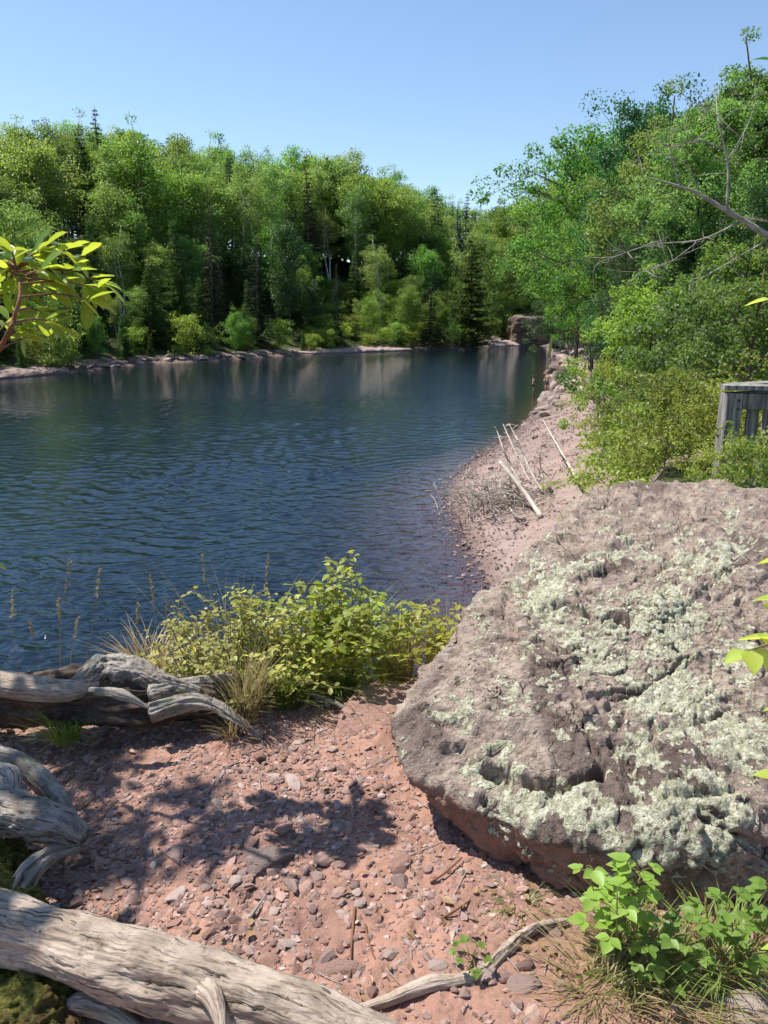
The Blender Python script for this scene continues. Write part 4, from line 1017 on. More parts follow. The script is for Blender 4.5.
for a in [('hi', 596, 66, 128, 'overhanging round tree at the left end of the near right skyline'), ('hi', 580, 80, 165, 'tree whose crown hangs over the water beyond the bathers'), ('hi', 566, 98, 182, 'spreading tree above the rocky narrows'), ('a', 505, 150, 194, 'round green tree at the far end of the right bank'), ('c', 566, 112, 200, 'deep green tree leaning over the narrows at the far right bank'), ('a', 592, 90, 178, 'green tree over the rocky point behind the bathers'),
          ('b', 612, 76, 150, 'light tree left of the big open crown on the right bank'), ('a', 630, 62, 140, 'tree with crown jutting left over the shore'), ('a', 632, 48, 100, 'big open crowned tree that starts the right skyline'),
          ('c', 640, 42, 76, 'tall dark green tree on the right skyline'), ('b', 672, 38, 78, 'light green tree right of the tall dark one'), ('birch', 724, 30, 22, 'tallest wispy birch on the right with thin bare top'),
          ('birch', 690, 26, 55, 'fine leaved birch in front of the tallest one'), ('b', 775, 30, 66, 'light green tree at the upper right edge'), ('c', 745, 38, 80, 'dark tree behind the tallest wispy birch'), ('a', 820, 34, 60, 'green tree beyond the upper right edge'),
          ('c', 640, 40, 205, 'dark leafy tree low over the beach'), ('c', 640, 30, 215, 'dark mass of leaves behind the low bright trees'), ('c', 690, 26, 200, 'shaded tree behind the grey dead branch'),
          ('low2', 660, 21, 262, 'olive green small tree above the bright beach shrubs'), ('low', 715, 17, 262, 'bright yellow-green small tree left of the railing'), ('low', 765, 13, 245, 'bright small tree behind the railing'), ('low2', 745, 19, 215, 'olive small tree behind the bright ones at right'),
          ('c', 780, 22, 160, 'dark tree at the right edge above the railing'), ('c', 626, 66, 262, 'dark low tree overhanging the shore behind the bathers'), ('c', 632, 50, 262, 'deep green low tree over the right shore rocks'), ('a', 655, 60, 120, 'tree standing further back on the right bank'), ('b', 720, 55, 90, 'pale tree further back at the upper right')]:
    rtree(*a)
def brush(px, py, dist, H, label, key='low', wide=1.0):
    key = 'shr' if key == 'low' else key
    p = PD(px, py, dist); z = h1(p[0], dist); plant_tree(RT[key], p[0], dist, H, label, 'bush', None, wide=wide, z=z - .1)
brush(598, 430, 27, 3.0, 'bright green rounded bush at the top of the pebble beach', 'low', .62)
for a in [(664, 470, 8.0, 1.15, 'low yellow-green shrub just behind the top of the boulder', 'low', 1.0), (712, 470, 7.4, .95, 'small shrub directly left of the railing post', 'low', .9), (742, 470, 5.6, .78, 'small leafy shrub before the railing boards', 'low', .8), (775, 470, 5.2, .85, 'leafy shrub at the right edge before the railing', 'low', .9), (640, 470, 17, 1.9, 'spreading bright green shrub behind the boulder, leftmost', 'low', 1.1), (660, 470, 15, 2.5, 'leafy bright shrub behind the middle of the boulder', 'low', 1.2), (690, 470, 13.5, 2.6, 'yellow-green shrub left of the wooden railing post', 'low', 1.1), (668, 470, 18, 3.2, 'taller shrub behind the bright shrub row', 'low2', 1.2), (650, 470, 21, 2.8, 'olive shrub at the back of the pebble beach', 'low2', 1.2),
          (720, 470, 11, 1.8, 'green shrub growing through the foot of the railing', 'low', 1.1), (640, 455, 23, 2.0, 'low dark shrub at the beach edge', 'low2', 1.2), (645, 380, 44, 3.2, 'shrub on the rocky slope above the bathers', 'low2', 1.2), (650, 380, 36, 3.2, 'green shrub between the round bush and the rocky slope', 'low2', 1.2)]:
    brush(*a)
for a in [(6, 9, 4.2), (9, 11, 5), (12, 16, 6)]:
    plant_tree(RT['low'], a[0], a[1], a[2], 'bright leafy tree right of the railing', 'tree', 'trees right of the railing')

# dead leaning tree with bare branches
def dead_tree():
    b = np.array([9.6, 12.5, h1(9.6, 12.5)]); root = thing('dead_tree', 'bare grey leaning dead tree with twiggy branches at the upper right', 'tree', b)
    mt = MB(); D = 12
    m = [b, PD(820, 268, D), PD(768, 236, D), PD(722, 208, D), PD(690, 190, D), PD(645, 177, D)]
    tube(mt, m, [.075, .06, .048, .036, .022, .006], 9, 40, .2, (2, 3), 3)
    def br(pix, r, n=6):
        mbr = MB()
        pts = spline([PD(q[0], q[1], q[2] if len(q) > 2 else D) for q in pix], 12); tube(mbr, pts, np.linspace(r * .8, r * .15, 12), 5)
        for _ in range(n):
            i = random.randint(3, 11); e = pts[i] + np.array([random.gauss(0, .22), random.gauss(0, .22), random.gauss(.05, .2)])
            tube(mbr, [pts[i], (pts[i] + e) / 2 + RNG.normal(0, .03, 3), e], [.007, .005, .002], 3)
        obj('branch', mbr.mesh('branch', M['deadwood'], True, b), root)
    br([(727, 210), (728, 165), (718, 120), (716, 95, 12.4)], .03, 10)
    br([(724, 150), (700, 140), (682, 145)], .012); br([(728, 160), (750, 120), (760, 80)], .014)
    br([(718, 116), (700, 105), (684, 98)], .010, 8)
    br([(680, 186), (672, 160), (668, 130)], .016); br([(700, 196), (690, 170), (672, 155)], .012); br([(725, 150), (700, 142), (662, 148), (640, 160)], .014, 10)
    br([(740, 222), (700, 240), (650, 245), (600, 262)], .022, 22); br([(700, 240), (670, 262), (640, 272)], .014, 14); br([(768, 240), (730, 262), (690, 285)], .018, 14); br([(768, 222), (745, 218), (730, 212)], .012)
    obj('trunk', mt.mesh('trunk', M['deadwood'], True, b), root)
dead_tree()

# branch tree outside the right edge whose leaves reach into view, the sapling at left, and the bough overhead
def leafy_branches(name, label, cat, base, trunkpts, trad, ends, leaf, lw, mat, per=9, bark='bark', seed=0, tpl=OVATE, whorl=False, tmin=.35):
    rg = np.random.default_rng(seed); base = np.asarray(base, float); root = thing(name, label, cat, base)
    mt, mb_, ml = MB(), MB(), MB(); tube(mt, trunkpts, trad, 10, 30, .15, (2, 8), seed)
    tp = spline(trunkpts, 30); PP, AA, UU, LL = [], [], [], []
    for e in ends:
        e = np.asarray(e, float); n_ = e[3] if len(e) > 3 else per; e = e[:3]
        i = np.argmin(np.linalg.norm(tp - e, axis=1) + .6 * np.abs(np.arange(30) - 29) / 29 * 0 + np.maximum(0, tp[:, 2] - e[2]) * .8); s = tp[i]
        pts = spline([s, (s + e) / 2 + [0, 0, .06 * np.linalg.norm(e - s)], e], 12); bm_ = MB(); tube(bm_, pts, np.linspace(.0042, .0018, 12), 6); obj('branch', bm_.mesh('branch', M[bark], True, base), root)
        d = norm(pts[-1] - pts[-3]); 
        for q in range(int(n_)):
            if whorl:
                an = q * 2 * math.pi / n_ + rg.normal(0, .2); sd = norm(np.cross(d, [0, 0, 1.])); u2 = np.cross(sd, d)
                ax = sd * math.cos(an) + u2 * math.sin(an) * .45 + d * rg.uniform(.1, .9) + [0, 0, rg.uniform(-.45, .15)]; p = e - d * rg.uniform(0, .05)
            else:
                t = rg.uniform(tmin, 1) * 11; i_ = min(int(t), 10); p = pts[i_] + (pts[i_ + 1] - pts[i_]) * (t - i_); an = q * 2.4
                ax = np.array([math.cos(an), math.sin(an), rg.uniform(-.6, .3)]) + d * .4
            PP.append(p); AA.append(ax); UU.append([rg.normal(0, .3), rg.normal(0, .3), 1]); LL.append(leaf * rg.uniform(.7, 1.15))
    L = np.array(LL); leaves(ml, tpl, np.array(PP), np.array(AA), np.array(UU, float), L, L * lw)
    o = lambda nm, m_, mt_: obj(nm, m_.mesh(nm, M[mt_], True, base), root)
    o('trunk', mt, bark); o('leaves', ml, mat)
    return root
D = 2.45
sb = np.array([-1.85, 2.5, float(hg(-1.85, 2.5)[0])])
ends = [tuple(PD(px, py, D + dd)) + (n_,) for px, py, dd, n_ in [(6, 262, .1, 9), (38, 252, 0, 9), (-20, 280, 0, 9), (22, 290, -.1, 9), (66, 250, .15, 7), (64, 284, -.05, 8), (80, 272, .05, 6), (42, 312, -.1, 8), (58, 322, -.15, 7), (30, 335, .05, 6), (98, 288, 0, 8), (-30, 320, 0, 9), (10, 318, .1, 6), (-60, 240, 0, 9), (-70, 300, .1, 9), (20, 262, .12, 8), (48, 290, .08, 8), (0, 300, .05, 8), (84, 256, .2, 6), (50, 268, -.1, 8), (28, 322, .1, 6), (72, 272, .05, 7), (104, 282, .1, 7), (12, 250, -.05, 8), (52, 244, .05, 7), (92, 300, -.05, 6), (-10, 265, -.1, 9)]]
leafy_branches('leafy_sapling', 'small tree with glossy bright leaves lit from behind at the left edge', 'tree', sb,
               [sb, PD(-50, 440, D), PD(2, 345, D - .25), PD(14, 318, D - .25), PD(20, 292, D - .2), PD(16, 268, D)], [.012, .008, .0065, .006, .004, .002], ends, .090, .62, 'leaf_glow', 9, 'twig_red', 71, LONGLEAF, True)
rb = np.array([1.75, 1.9, G])
ends = [tuple(PD(px, py, dd)) + (n_,) for px, py, dd, n_ in [(744, 652, 1.35, 5), (762, 722, 1.3, 4), (770, 606, 1.5, 4), (775, 780, 1.4, 4), (764, 300, 2.2, 6), (775, 330, 2.2, 5), (775, 965, 1.3, 3), (772, 560, 2.0, 3)]]
leafy_branches('leafy_sapling', 'sapling leaning in at the right edge with broad leaves over the boulder', 'tree', rb, [rb, rb + [-.15, -.15, .7], rb + [-.15, -.1, 1.3], rb + [-.1, .1, 1.9]], [.012, .01, .008, .004], ends, .07, .62, 'leaf_bush', 5, 'stem', 72, tmin=.86)
rb = np.array([2.9, 3.6, G])
ends = [tuple(PD(px, py, dd)) + (n_,) for px, py, dd, n_ in [(756, 95, 3.4, 7), (762, 112, 3.3, 5), (752, 160, 3.4, 6), (766, 185, 3.3, 6), (768, 60, 3.5, 6)]]
leafy_branches('leafy_sapling', 'dark leaf sprigs reaching against the sky at the upper right edge', 'tree', rb, [rb, rb + [-.1, -.1, 1.2], rb + [-.3, -.1, 2.2], rb + [-.5, 0, 3.4]], [.03, .025, .018, .008], ends, .06, .6, 'leaf_dark', 6, 'bark', 73)
lb = np.array([-.02, .0, 0])
sg = [tuple(PD(-6, 566, 2.6)) + (4,)]
b0 = GP(-40, 640, 0); leafy_branches('leafy_seedling', 'single green sprig poking in at the left edge before the water', 'plant', b0, [b0, b0 + [0, 0, .2], np.array(sg[0][:3])], [.004, .003, .002], sg, .05, .6, 'leaf_bush', 4, 'stem', 74)

SUN_AZ, SUN_EL = math.radians(-68), math.radians(61)
SV = np.array([math.sin(SUN_AZ) * math.cos(SUN_EL), math.cos(SUN_AZ) * math.cos(SUN_EL), math.sin(SUN_EL)])
def bough():
    base = np.array([-4.4, 1.6, G - .1]); root = thing('alder_tree', 'alder outside the left edge whose high bough dapples the path', 'tree', base)
    rg = np.random.default_rng(77); mt, ml = MB(), MB()
    tube(mt, [base, base + [.2, .2, 2], [-3.7, 2.5, G + 2.6], [-3.2, 2.6, G + 3.3], [-2.7, 2.7, G + 3.6]], [.13, .11, .08, .045, .012], 10, 50, .15, (2, 4), 5)
    # bough tips stand where their shade reaches these ground pixels
    PP, AA, LL = [], [], []
    spots = [(215, 858, 34, 16, 60), (110, 850, 40, 26, 170), (85, 755, 45, 22, 190), (10, 800, 60, 50, 240), (60, 925, 50, 12, 90), (190, 800, 30, 16, 60), (120, 700, 30, 8, 50), (20, 990, 60, 30, 120)]
    for px, py, rx, ry, n_ in spots:
        c = GP(px, py, 0); hgt = rg.uniform(3.1, 3.7); c3 = c + SV * (hgt / SV[2])
        for cc in range(max(2, n_ // 40)):
            q = GP(px + rg.normal(0, rx * .6), py + rg.normal(0, ry * .6), 0) + SV * (hgt + rg.normal(0, .15)) / SV[2]
            s = np.array([rg.uniform(-3.2, -2.2), 2.7, G + 3.5]); s = s + (q - s) * .2
            tube(mt, spline([s, (s + q) / 2 + [0, 0, .1], q], 6), np.linspace(.014, .004, 6), 4, cap=False)
        ppx = px + np.clip(rg.normal(0, rx * .65, n_), -rx * 1.3, rx * 1.3); ppy = py + np.clip(rg.normal(0, ry * .65, n_), -ry * 1.3, ry * 1.3)
        for a_, b_ in zip(ppx, ppy):
            q = GP(a_, min(b_, 1200), 0) + SV * (hgt + rg.normal(0, .2)) / SV[2]; PP.append(q); AA.append(rg.normal(size=3)); LL.append(.07 * rg.uniform(.7, 1.2))
    L = np.array(LL); leaves(ml, OVATE, np.array(PP), np.array(AA), rg.normal(size=(len(L), 3)) * .4 + [0, 0, 1], L, L * .7)
    obj('trunk', mt.mesh('trunk', M['bark'], True, base), root); obj('crown', ml.mesh('crown', M['leaf_mid'], True, base), root)
bough()

# ------------------------------------------------------------------ railing
def box_mb(mb, a, b, w, h, rg=None):
    a, b = np.asarray(a, float), np.asarray(b, float); X = norm(b - a); up = np.array([0, 0, 1.]) if abs(X[2]) < .9 else np.array([0, 1., 0]); Y = norm(np.cross(up, X)); Z = np.cross(X, Y); e = min(w, h) * .08
    prof = [(-w / 2 + e, -h / 2), (w / 2 - e, -h / 2), (w / 2, -h / 2 + e), (w / 2, h / 2 - e), (w / 2 - e, h / 2), (-w / 2 + e, h / 2), (-w / 2, h / 2 - e), (-w / 2, -h / 2 + e)]
    V = [p + Y * u + Z * v for p in (a, b) for u, v in prof]; Q = [[i, (i + 1) % 8, 8 + (i + 1) % 8, 8 + i] for i in range(8)]
    T = [[0, i + 1, i] for i in range(1, 7)] + [[8, 8 + i, 9 + i] for i in range(1, 7)]; mb.add(np.array(V), Q, T)
def railing():
    c = PD(729, 387, 6.3); gzv = h1(c[0], 6.3) - .3; base = np.array([c[0], 6.3, gzv]); root = thing('wooden_railing', 'weathered grey wooden lookout railing with corner post at the right edge', 'railing', base)
    tz = c[2]; A = np.array([c[0] + .03, 6.3, tz])
    B = A + np.array([2.2, -.35, 0]); C_ = A + np.array([2.5, 1.3, 0])
    def sub(nm, fn, par=root):
        mb = MB(); fn(mb); me = mb.mesh(nm, M['plank'] if nm != 'bolt' else M['bolt'], False, base); o = bpy.data.objects.new(nm, me); COL.objects.link(o); o.parent = par; return o
    post = sub('post', lambda m: box_mb(m, A + [0, 0, gzv - tz], A + [0, 0, -.045], .14, .14))
    for q in (0, 1):
        sub('bolt', lambda m: tube(m, [A + [.03, -.068, -.10 - .07 * q], A + [.03, -.082, -.10 - .07 * q]], [.011, .011], 8), post)
    sub('top_rail', lambda m: box_mb(m, A - (B - A) * .035, B, .15, .038)); 
    sub('top_rail', lambda m: box_mb(m, A + [.02, .08, .0], C_, .15, .036))
    u = norm(B - A); sub('side_board', lambda m: box_mb(m, A + u * .08 + [0, .0, -.115], B + [0, 0, -.115], .04, .13))
    sub('side_board', lambda m: box_mb(m, A + [.05, .1, -.115], C_ + [0, 0, -.115], .04, .13))
    sub('side_board', lambda m: box_mb(m, A + u * .08 + [0, 0, -.86], B + [0, 0, -.86], .04, .10))
    for i in range(12):
        p = A + u * (.2 + i * .17) + [0, .05, 0]; sub('picket', lambda m: box_mb(m, p + [0, 0, -.93], p + [0, 0, -.08 - .0], .10, .022))
    v = norm(C_ - A)
    for i in range(8):
        p = A + v * (.4 + i * .3) + [.04, 0, 0]; sub('picket', lambda m: box_mb(m, p + [0, 0, -.93], p + [0, 0, -.08], .03, .09))
    for E in (B, C_): sub('post', lambda m: box_mb(m, E + [0, 0, gzv - tz], E + [0, 0, -.045], .14, .14))
railing()

# ------------------------------------------------------------------ snags on the beach
def snag(label, pix, rads, seed, name='dead_branch', mat='deadwood', ntw=8, tw=.5, group=None):
    pts = []
    for px, py, lift in pix:
        q = P(px, py, .4 + lift)
        for _ in range(5): q = P(px, py, max(0, h1(q[0], q[1])) + lift)
        pts.append(q)
    rads = [r_ * .8 for r_ in rads]; ntw = int(ntw * 2.2)
    base = pts[0].copy(); root = thing(name, label, 'dead branch', base, group); mb = MB(); m2 = mb; tube(mb, pts, rads, 8, 24, .25, (2, 4), seed)
    sp = spline(pts, 24); rg = np.random.default_rng(seed)
    for _ in range(ntw):
        i = rg.integers(4, 23); e = sp[i] + rg.normal(0, tw, 3) * [1, 1, .7]
        tube(m2, spline([sp[i], (sp[i] + e) / 2 + rg.normal(0, .06, 3), e], 6), np.linspace(.018, .006, 6), 4)
    obj('stem', mb.mesh('stem', M[mat], True, base), root)
M['snag_pale'] = bark_mat('snag_pale', (.38, .33, .27), (.58, .51, .43), 1.5, .004)
snag('thickest dead trunk on the beach, dark at its root and pale at its broken top', [(541, 517, .0), (530, 500, .35), (515, 480, .9), (500, 462, 1.4)], [.10, .09, .08, .07], 81, mat='snag_pale', ntw=3)
snag('long thin pale pole leaning left, nearest the water', [(522, 485, .1), (510, 465, .7), (503, 448, 1.3), (496, 428, 1.9)], [.05, .045, .035, .015], 82, mat='snag_pale', ntw=4, tw=.25)
snag('second long thin pole leaning left over the beach', [(530, 482, .1), (520, 462, .7), (510, 440, 1.4), (503, 424, 1.8)], [.05, .045, .03, .012], 83, mat='snag_pale', ntw=4, tw=.25)
snag('third leaning pole with the finest tip', [(543, 492, .1), (530, 470, .7), (520, 445, 1.4), (509, 424, 2.0)], [.05, .045, .03, .012], 84, mat='snag_pale', ntw=5, tw=.3)
snag('pale pole lying right of the others up to the shrubs', [(583, 488, .2), (575, 475, .5), (560, 450, .8), (543, 420, .9)], [.07, .06, .045, .02], 85, mat='snag_pale', ntw=5, tw=.3)
snag('bent pale branch curving over the twig heap', [(514, 510, .0), (508, 500, .3), (501, 490, .5), (500, 478, .8)], [.04, .04, .035, .02], 86, mat='snag_pale', ntw=2, tw=.3)
snag('short dark forked branch right of the thick trunk', [(553, 492, .0), (547, 484, .3), (538, 470, .6)], [.05, .04, .02], 87, ntw=4, tw=.35)
snag('dark crooked branch at the foot of the twig heap', [(526, 520, .0), (516, 517, .15), (510, 508, .25)], [.06, .05, .03], 88, ntw=4, tw=.3)
snag('short upright stake behind the poles', [(541, 470, .0), (540, 460, .6), (540, 452, .9)], [.03, .025, .012], 89, ntw=2, tw=.25)
snag('thin stick lying left of the twig heap', [(462, 480, .02), (468, 472, .1), (470, 468, .12)], [.03, .025, .015], 90, ntw=0, mat='snag_pale')
def heap():
    q = P(502, 505, .4); base = np.array([q[0], q[1], max(.05, h1(q[0], q[1]))]); mb = MB(); rg = np.random.default_rng(91)
    for _ in range(190):
        c = base + rg.normal(0, 1, 3) * [.75, .8, .0] + [0, 0, rg.uniform(.02, .7)]; d = norm(rg.normal(size=3) * [1, 1, .7]) * rg.uniform(.25, .7)
        c[2] = max(c[2], base[2] + abs(d[2])); m = c + rg.normal(0, .10, 3); tube(mb, spline([c - d, m, c + d], 7), np.linspace(.018, .007, 7) * rg.uniform(.6, 1.3), 4)
    o = obj('twig_heap', mb.mesh('twig_heap', M['deadwood'], True, base), None, base); tag(o, 'tangled heap of grey twigs below the leaning poles on the beach', 'brushwood')
heap()

# ------------------------------------------------------------------ beach pebbles and shore rocks
n = 60000
xs = RNG.uniform(-2, 14, n); ys = RNG.uniform(9, 50, n); dn, df, w, pl, de = zones(xs, ys)
m = (((~w) & (dn < 7)) | (w & (dn < 3))) & (ys > 11); m &= RNG.uniform(0, 1, n) < np.clip(.3 + .9 * np.exp(-(dn / 1.2)) + fbm(np.stack([xs, ys, 0 * xs], 1), 2, 210), .1, 1)
xs, ys = xs[m][:16000], ys[m][:16000]; sz = np.clip(RNG.lognormal(math.log(.026), .5, len(xs)), .012, .10)
scatter_stones('pebbles', 'pebbles covering the curved beach below the boulder', xs, ys, height(xs, ys) + .02, sz, M['pebble'], 8, .6, 1, .3)
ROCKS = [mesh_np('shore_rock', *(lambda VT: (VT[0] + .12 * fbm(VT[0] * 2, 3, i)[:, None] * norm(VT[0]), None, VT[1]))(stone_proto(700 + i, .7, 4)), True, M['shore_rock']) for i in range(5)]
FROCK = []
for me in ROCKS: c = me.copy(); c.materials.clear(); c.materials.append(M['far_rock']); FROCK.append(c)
def rock(px, py, s, label, group=None, lst=ROCKS, flat=1.0, zoff=0, r0=11):
    p = hit(px, py, r0); o = obj('shore_rock', random.choice(lst), None, (p[0], p[1], max(p[2], -.05) + s * .1 + zoff)); o.scale = (s * random.uniform(.9, 1.4), s * random.uniform(.7, 1), s * flat)
    o.rotation_euler = (random.gauss(0, .25), random.gauss(0, .25), random.uniform(0, 6.28)); tag(o, label, 'rock', group)
rock(545, 400, .8, 'large rounded rock at the water edge nearest the bathers', flat=.8); rock(557, 394, .5, 'dark flat rock behind the large rounded one', flat=.6)
rock(560, 377, 1.1, 'flat pale slab where the seated bathers rest', flat=.35, lst=FROCK); rock(513, 427, .25, 'low dark rock awash off the beach'); rock(526, 426, .22, 'small rock beside the one awash off the beach')
for k_ in range(95):
    t = random.random(); py = 365 + 110 * t ** 1.2
    px = np.interp(py, [356, 376, 391, 411, 428, 445, 466, 485], [556, 552, 560, 537, 524, 506, 480, 465]) + abs(random.gauss(0, 10)) * (1 + .5 * (py < 400)) + 2
    if py > 440 and random.random() < .75: continue
    rock(px, py, random.uniform(.12, .42) * (1.2 if py < 420 else .45), 'broken angular rock along the edge of the right shore', 'rocks along the right shore', flat=.7)
for k_ in range(55):
    rock(random.uniform(556, 592), random.uniform(338, 392), random.uniform(.5, 1.3), 'rough rock of the slope above the bathers', 'rocks on the slope above the bathers', flat=.8, lst=random.choice([ROCKS, FROCK]))
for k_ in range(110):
    px = random.uniform(0, 480); 
    py = np.interp(px, [0, 60, 150, 250, 350, 480], [377, 373, 363.5, 358, 352, 349]) - random.uniform(.3, 4)
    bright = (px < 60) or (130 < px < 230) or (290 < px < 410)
    rock(px, py, random.uniform(.25, .8), ('pale sunlit' if bright else 'shaded') + ' rock along the far waterline', ('sunlit' if bright else 'shaded') + ' rocks along the far waterline', flat=.55, lst=FROCK if bright else ROCKS, r0=40)  # sunlit and shaded stretches differ by painted rock colour
for k_ in range(40):
    rock(random.uniform(478, 540), random.uniform(338.5, 345), random.uniform(.5, 1.1), 'pale rock of the gravel bar below the cliff', 'rocks of the far gravel bar', flat=.4, lst=FROCK, r0=80)
# stony ledges of the far shore
def ledge(pxa, pya, pxb, pyb, label, h=.5, seed=0, mat='far_rock', depth=2.5):
    A = P(pxa, pya, .1); B = P(pxb, pyb, .1); L = np.linalg.norm(B - A); n_, k = 60, 16
    u = np.linspace(0, 1, n_)[:, None]; v = np.linspace(0, 1, k)[None]
    dirv = norm(B - A); nrm = np.array([-dirv[1], dirv[0], 0]); nrm = nrm if nrm[1] > 0 else -nrm
    X = A[None, None] + (B - A)[None, None] * u[..., None] + nrm * (v[..., None] * depth); z = h * np.sqrt(np.clip(v * 3, 0, 1)) * np.sin(np.pi * np.clip(u, .02, .98)) ** .4
    X = X.reshape(-1, 3); X[:, 2] = z.ravel() - .15 + .35 * h * fbm(X * 1.1, 4, seed) + .35
    b, s_, cid = voronoi(X * .9, seed); X[:, 2] += .35 * h * (cid - .5)
    i = np.arange(n_ - 1)[:, None] * k; j = np.arange(k - 1)[None]; Q = np.stack([i + j, i + k + j, i + k + j + 1, i + j + 1], 2).reshape(-1, 4)
    V2 = X.copy(); V2[:, 2] = -1.5; V = np.vstack([X, V2]); m_ = len(X)
    edge = [a * k for a in range(n_)]; SQ = [[edge[a], edge[a + 1], edge[a + 1] + m_, edge[a] + m_] for a in range(n_ - 1)]
    org = A; o = obj('rock_ledge', mesh_np('rock_ledge', V - org, np.vstack([Q, SQ]), None, False, M[mat]), None, org); tag(o, label, 'bedrock')
ledge(128, 362, 232, 357, 'long pale rock ledge at the far waterline below the cedars', .45, 1)
ledge(300, 354, 412, 350, 'low pinkish rock ledge at the foot of the sunlit clearing', .4, 2, depth=3)
ledge(0, 378, 70, 372, 'dark stony ledge at the left end of the far shore', .45, 3, 'shore_rock')
ledge(478, 347, 540, 344, 'flat pale gravel bar at the narrows', .6, 4, depth=8)
def cliff():
    A = PD(514, 340, 142); W, Hh, Dp = 7.5, 4.8, 6
    V, T = ico(6); X = V * (1 / (np.abs(V) ** 8).sum(1) ** (1 / 8))[:, None] * np.array([W * .62, Dp * .6, Hh * .62])
    b, s_, cid = voronoi(X * np.array([.45, .45, .8]), 3); X = X + norm(V) * (.55 * fbm(X * .5, 4, 5) + .5 * (cid - .5))[:, None]
    org = np.array([A[0] + W * .5, 142, Hh * .42]); o = obj('rock_cliff', mesh_np('rock_cliff', X, None, T, False, M['cliff']), None, org); tag(o, 'broken brown rock cliff rising over the narrows', 'cliff')
cliff()

# ------------------------------------------------------------------ people at the shore
def person(label, px, pyfeet, H, facing, pose, cloth, topless=True, sink=.25):
    p = P(px, pyfeet, 0); x, y = p[0], p[1]; ground = max(h1(x, y), -sink) if pose == 'stand' else max(0, h1(x, y)) + .25
    root = thing('person', label, 'person', (x, y, ground)); root.rotation_euler = (0, 0, facing)
    s = H / 1.72
    if pose == 'stand':
        J = {'pel': (0, 0, .93, .13), 'wst': (0, 0, 1.08, .12), 'chs': (0, -.01, 1.30, .155), 'nck': (0, 0, 1.46, .055), 'hd0': (0, .01, 1.56, .085), 'hd1': (0, .01, 1.66, .085),
             'hl': (.09, 0, .88, .095), 'kl': (.11, -.03, .50, .06), 'al': (.11, .01, .09, .042), 'fl': (.12, -.13, .04, .035), 'hr': (-.09, 0, .88, .095), 'kr': (-.12, -.08, .50, .06), 'ar': (-.13, .03, .09, .042), 'fr': (-.14, -.11, .04, .035),
             'sl': (.19, 0, 1.40, .055), 'el': (.27, .03, 1.13, .043), 'wl': (.25, -.10, .90, .03), 'gl': (.24, -.16, .83, .032), 'sr': (-.19, 0, 1.40, .055), 'er': (-.28, -.02, 1.14, .043), 'wr': (-.20, -.2, 1.05, .03), 'gr': (-.15, -.26, 1.03, .032)}
    else:
        J = {'pel': (0, 0, .12, .14), 'wst': (0, .03, .28, .13), 'chs': (0, 0, .50, .155), 'nck': (0, -.03, .66, .055), 'hd0': (0, -.05, .76, .085), 'hd1': (0, -.05, .86, .085),
             'hl': (.1, -.05, .12, .1), 'kl': (.14, -.42, .42, .06), 'al': (.13, -.68, .08, .042), 'fl': (.13, -.80, .05, .035), 'hr': (-.1, -.05, .12, .1), 'kr': (-.14, -.42, .42, .06), 'ar': (-.13, -.68, .08, .042), 'fr': (-.13, -.80, .05, .035),
             'sl': (.19, 0, .60, .055), 'el': (.26, -.10, .35, .043), 'wl': (.18, -.34, .38, .03), 'gl': (.14, -.42, .40, .032), 'sr': (-.19, 0, .60, .055), 'er': (-.26, -.10, .35, .043), 'wr': (-.18, -.34, .38, .03), 'gr': (-.14, -.42, .40, .032)}
    E = [('pel', 'wst'), ('wst', 'chs'), ('chs', 'nck'), ('nck', 'hd0'), ('hd0', 'hd1'), ('pel', 'hl'), ('hl', 'kl'), ('kl', 'al'), ('al', 'fl'), ('pel', 'hr'), ('hr', 'kr'), ('kr', 'ar'), ('ar', 'fr'), ('chs', 'sl'), ('sl', 'el'), ('el', 'wl'), ('wl', 'gl'), ('chs', 'sr'), ('sr', 'er'), ('er', 'wr'), ('wr', 'gr')]
    def skin(nm, keys, edges, grow, mat):
        me = bpy.data.meshes.new(nm); idx = {k: i for i, k in enumerate(keys)}
        me.from_pydata([tuple(s * v for v in J[k][:3]) for k in keys], [(idx[a], idx[b]) for a, b in edges], []); o = bpy.data.objects.new(nm, me); COL.objects.link(o)
        o.modifiers.new('skin', 'SKIN')
        for i, k in enumerate(keys):
            r = (J[k][3] + grow) * s; me.skin_vertices[0].data[i].radius = (r, r * (.75 if k in ('pel', 'wst', 'chs') else 1)); me.skin_vertices[0].data[i].use_root = (i == 0)
        o.modifiers.new('sub', 'SUBSURF').levels = 2; o.modifiers['sub'].render_levels = 2
        dg = bpy.context.evaluated_depsgraph_get(); m2 = bpy.data.meshes.new_from_object(o.evaluated_get(dg)); m2.name = nm; m2.materials.clear(); m2.materials.append(mat)
        for f in m2.polygons: f.use_smooth = True
        bpy.data.objects.remove(o); return obj(nm, m2, root)
    skin('body', list(J), E, 0, M['skin'])
    skin('shorts', ['pel', 'wst', 'hl', 'hr', 'kl2', 'kr2'], [('pel', 'wst'), ('pel', 'hl'), ('pel', 'hr'), ('hl', 'kl2'), ('hr', 'kr2')], .016, M[cloth]) if not J.update({'kl2': tuple((a + b) / 2 for a, b in zip(J['hl'], J['kl'])), 'kr2': tuple((a + b) / 2 for a, b in zip(J['hr'], J['kr']))}) else None
    if not topless: skin('shirt', ['wst', 'chs', 'sl', 'sr'], [('wst', 'chs'), ('chs', 'sl'), ('chs', 'sr')], .018, M[cloth])
    V, T = ico(3); V = V[:, :] * np.array([.098, .11, .10]) * s; c = np.array(J['hd1'][:3]) * s + np.array([0, .02, .015]) * s
    obj('hair', mesh_np('hair', V + c, None, T, True, M['hair']), root)
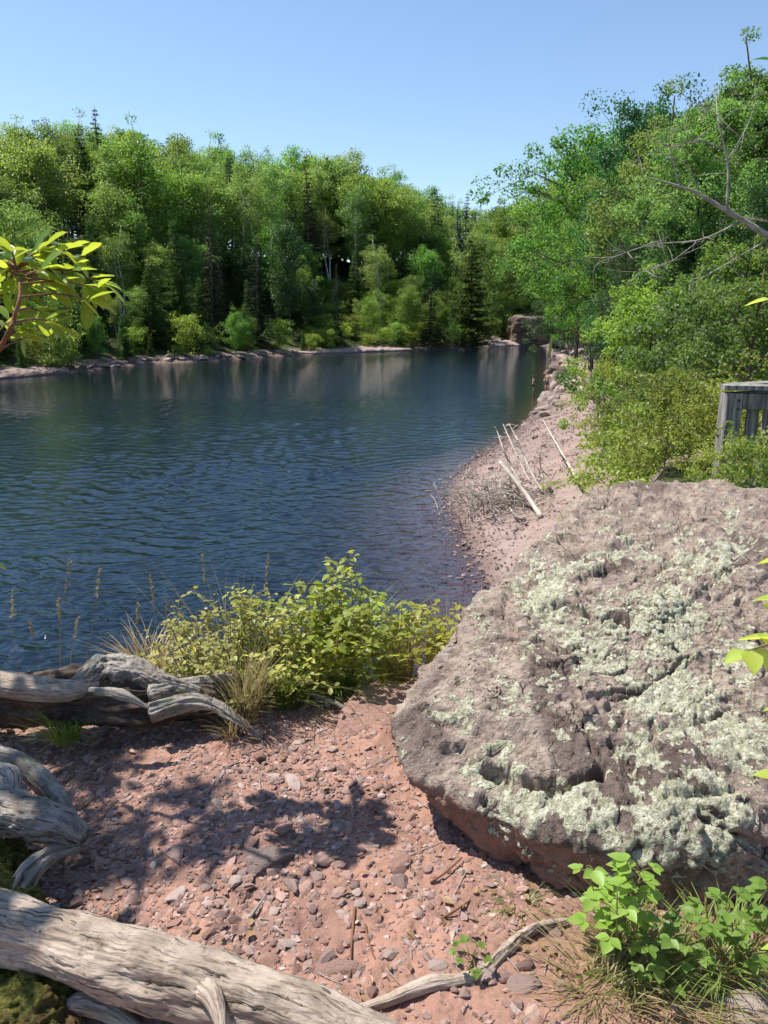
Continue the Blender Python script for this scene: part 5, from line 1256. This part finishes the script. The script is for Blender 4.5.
person('dark haired bather wading knee deep, furthest out in the water', 533, 391, 1.45, 1.2, 'stand', 'black', True, .32)
person('taller bather in dark swimwear wading close to the rocks', 547, 394, 1.7, -.9, 'stand', 'navy', True, .35)
person('person in blue sitting on the flat shore rock', 551, 377, 1.7, -1.2, 'sit', 'blue', False)
person('person in coral swimwear sitting beside the one in blue', 559, 376, 1.6, -1.0, 'sit', 'orange', True)
person('person with dark top sitting furthest right on the rocks', 571, 372, 1.65, -1.4, 'sit', 'black', False)

# ------------------------------------------------------------------ light, sky, camera
w_ = bpy.data.worlds.new('World'); scene.world = w_; w_.use_nodes = True; nt = w_.node_tree; nt.nodes.clear()
sky = nt.nodes.new('ShaderNodeTexSky'); sky.sky_type = 'NISHITA'; sky.sun_disc = False; sky.sun_elevation = SUN_EL; sky.sun_rotation = SUN_AZ
sky.air_density = 1.0; sky.dust_density = .25; sky.ozone_density = 2.6; sky.altitude = 200
bg = nt.nodes.new('ShaderNodeBackground'); bg.inputs[1].default_value = .12; wo = nt.nodes.new('ShaderNodeOutputWorld'); nt.links.new(sky.outputs[0], bg.inputs[0]); nt.links.new(bg.outputs[0], wo.inputs[0])
sl = bpy.data.lights.new('sun', 'SUN'); sl.energy = 5.0; sl.angle = math.radians(.53); sl.color = (1, .95, .87); so = bpy.data.objects.new('sun', sl); COL.objects.link(so)
so.rotation_euler = Vector(tuple(-SV)).to_track_quat('-Z', 'Y').to_euler(); so.location = (0, 0, 60)
cd = bpy.data.cameras.new('camera'); cam = bpy.data.objects.new('camera', cd); COL.objects.link(cam); cam.location = (0, 0, CAMZ); cam.rotation_euler = (math.pi / 2 - PITCH, 0, 0)
cd.sensor_fit = 'HORIZONTAL'; cd.sensor_width = 36; cd.lens = 36 * FPX / 768; cd.clip_start = .05; cd.clip_end = 5000; scene.camera = cam
vs = scene.view_settings; scene.display_settings.display_device = 'sRGB'; vs.view_transform = 'Standard'; vs.look = 'None'; vs.exposure = .6; vs.gamma = 1; vs.use_curve_mapping = False
cy = scene.cycles; cy.max_bounces = 6; cy.sample_clamp_direct = 3.5; cy.sample_clamp_indirect = 6; cy.diffuse_bounces = 3; cy.glossy_bounces = 3; cy.transmission_bounces = 4; cy.transparent_max_bounces = 6; cy.use_adaptive_sampling = True; cy.adaptive_threshold = .03; cy.caustics_reflective = False; cy.caustics_refractive = False
try: cy.use_denoising = True; cy.denoiser = 'OPENIMAGEDENOISE'
except Exception: pass
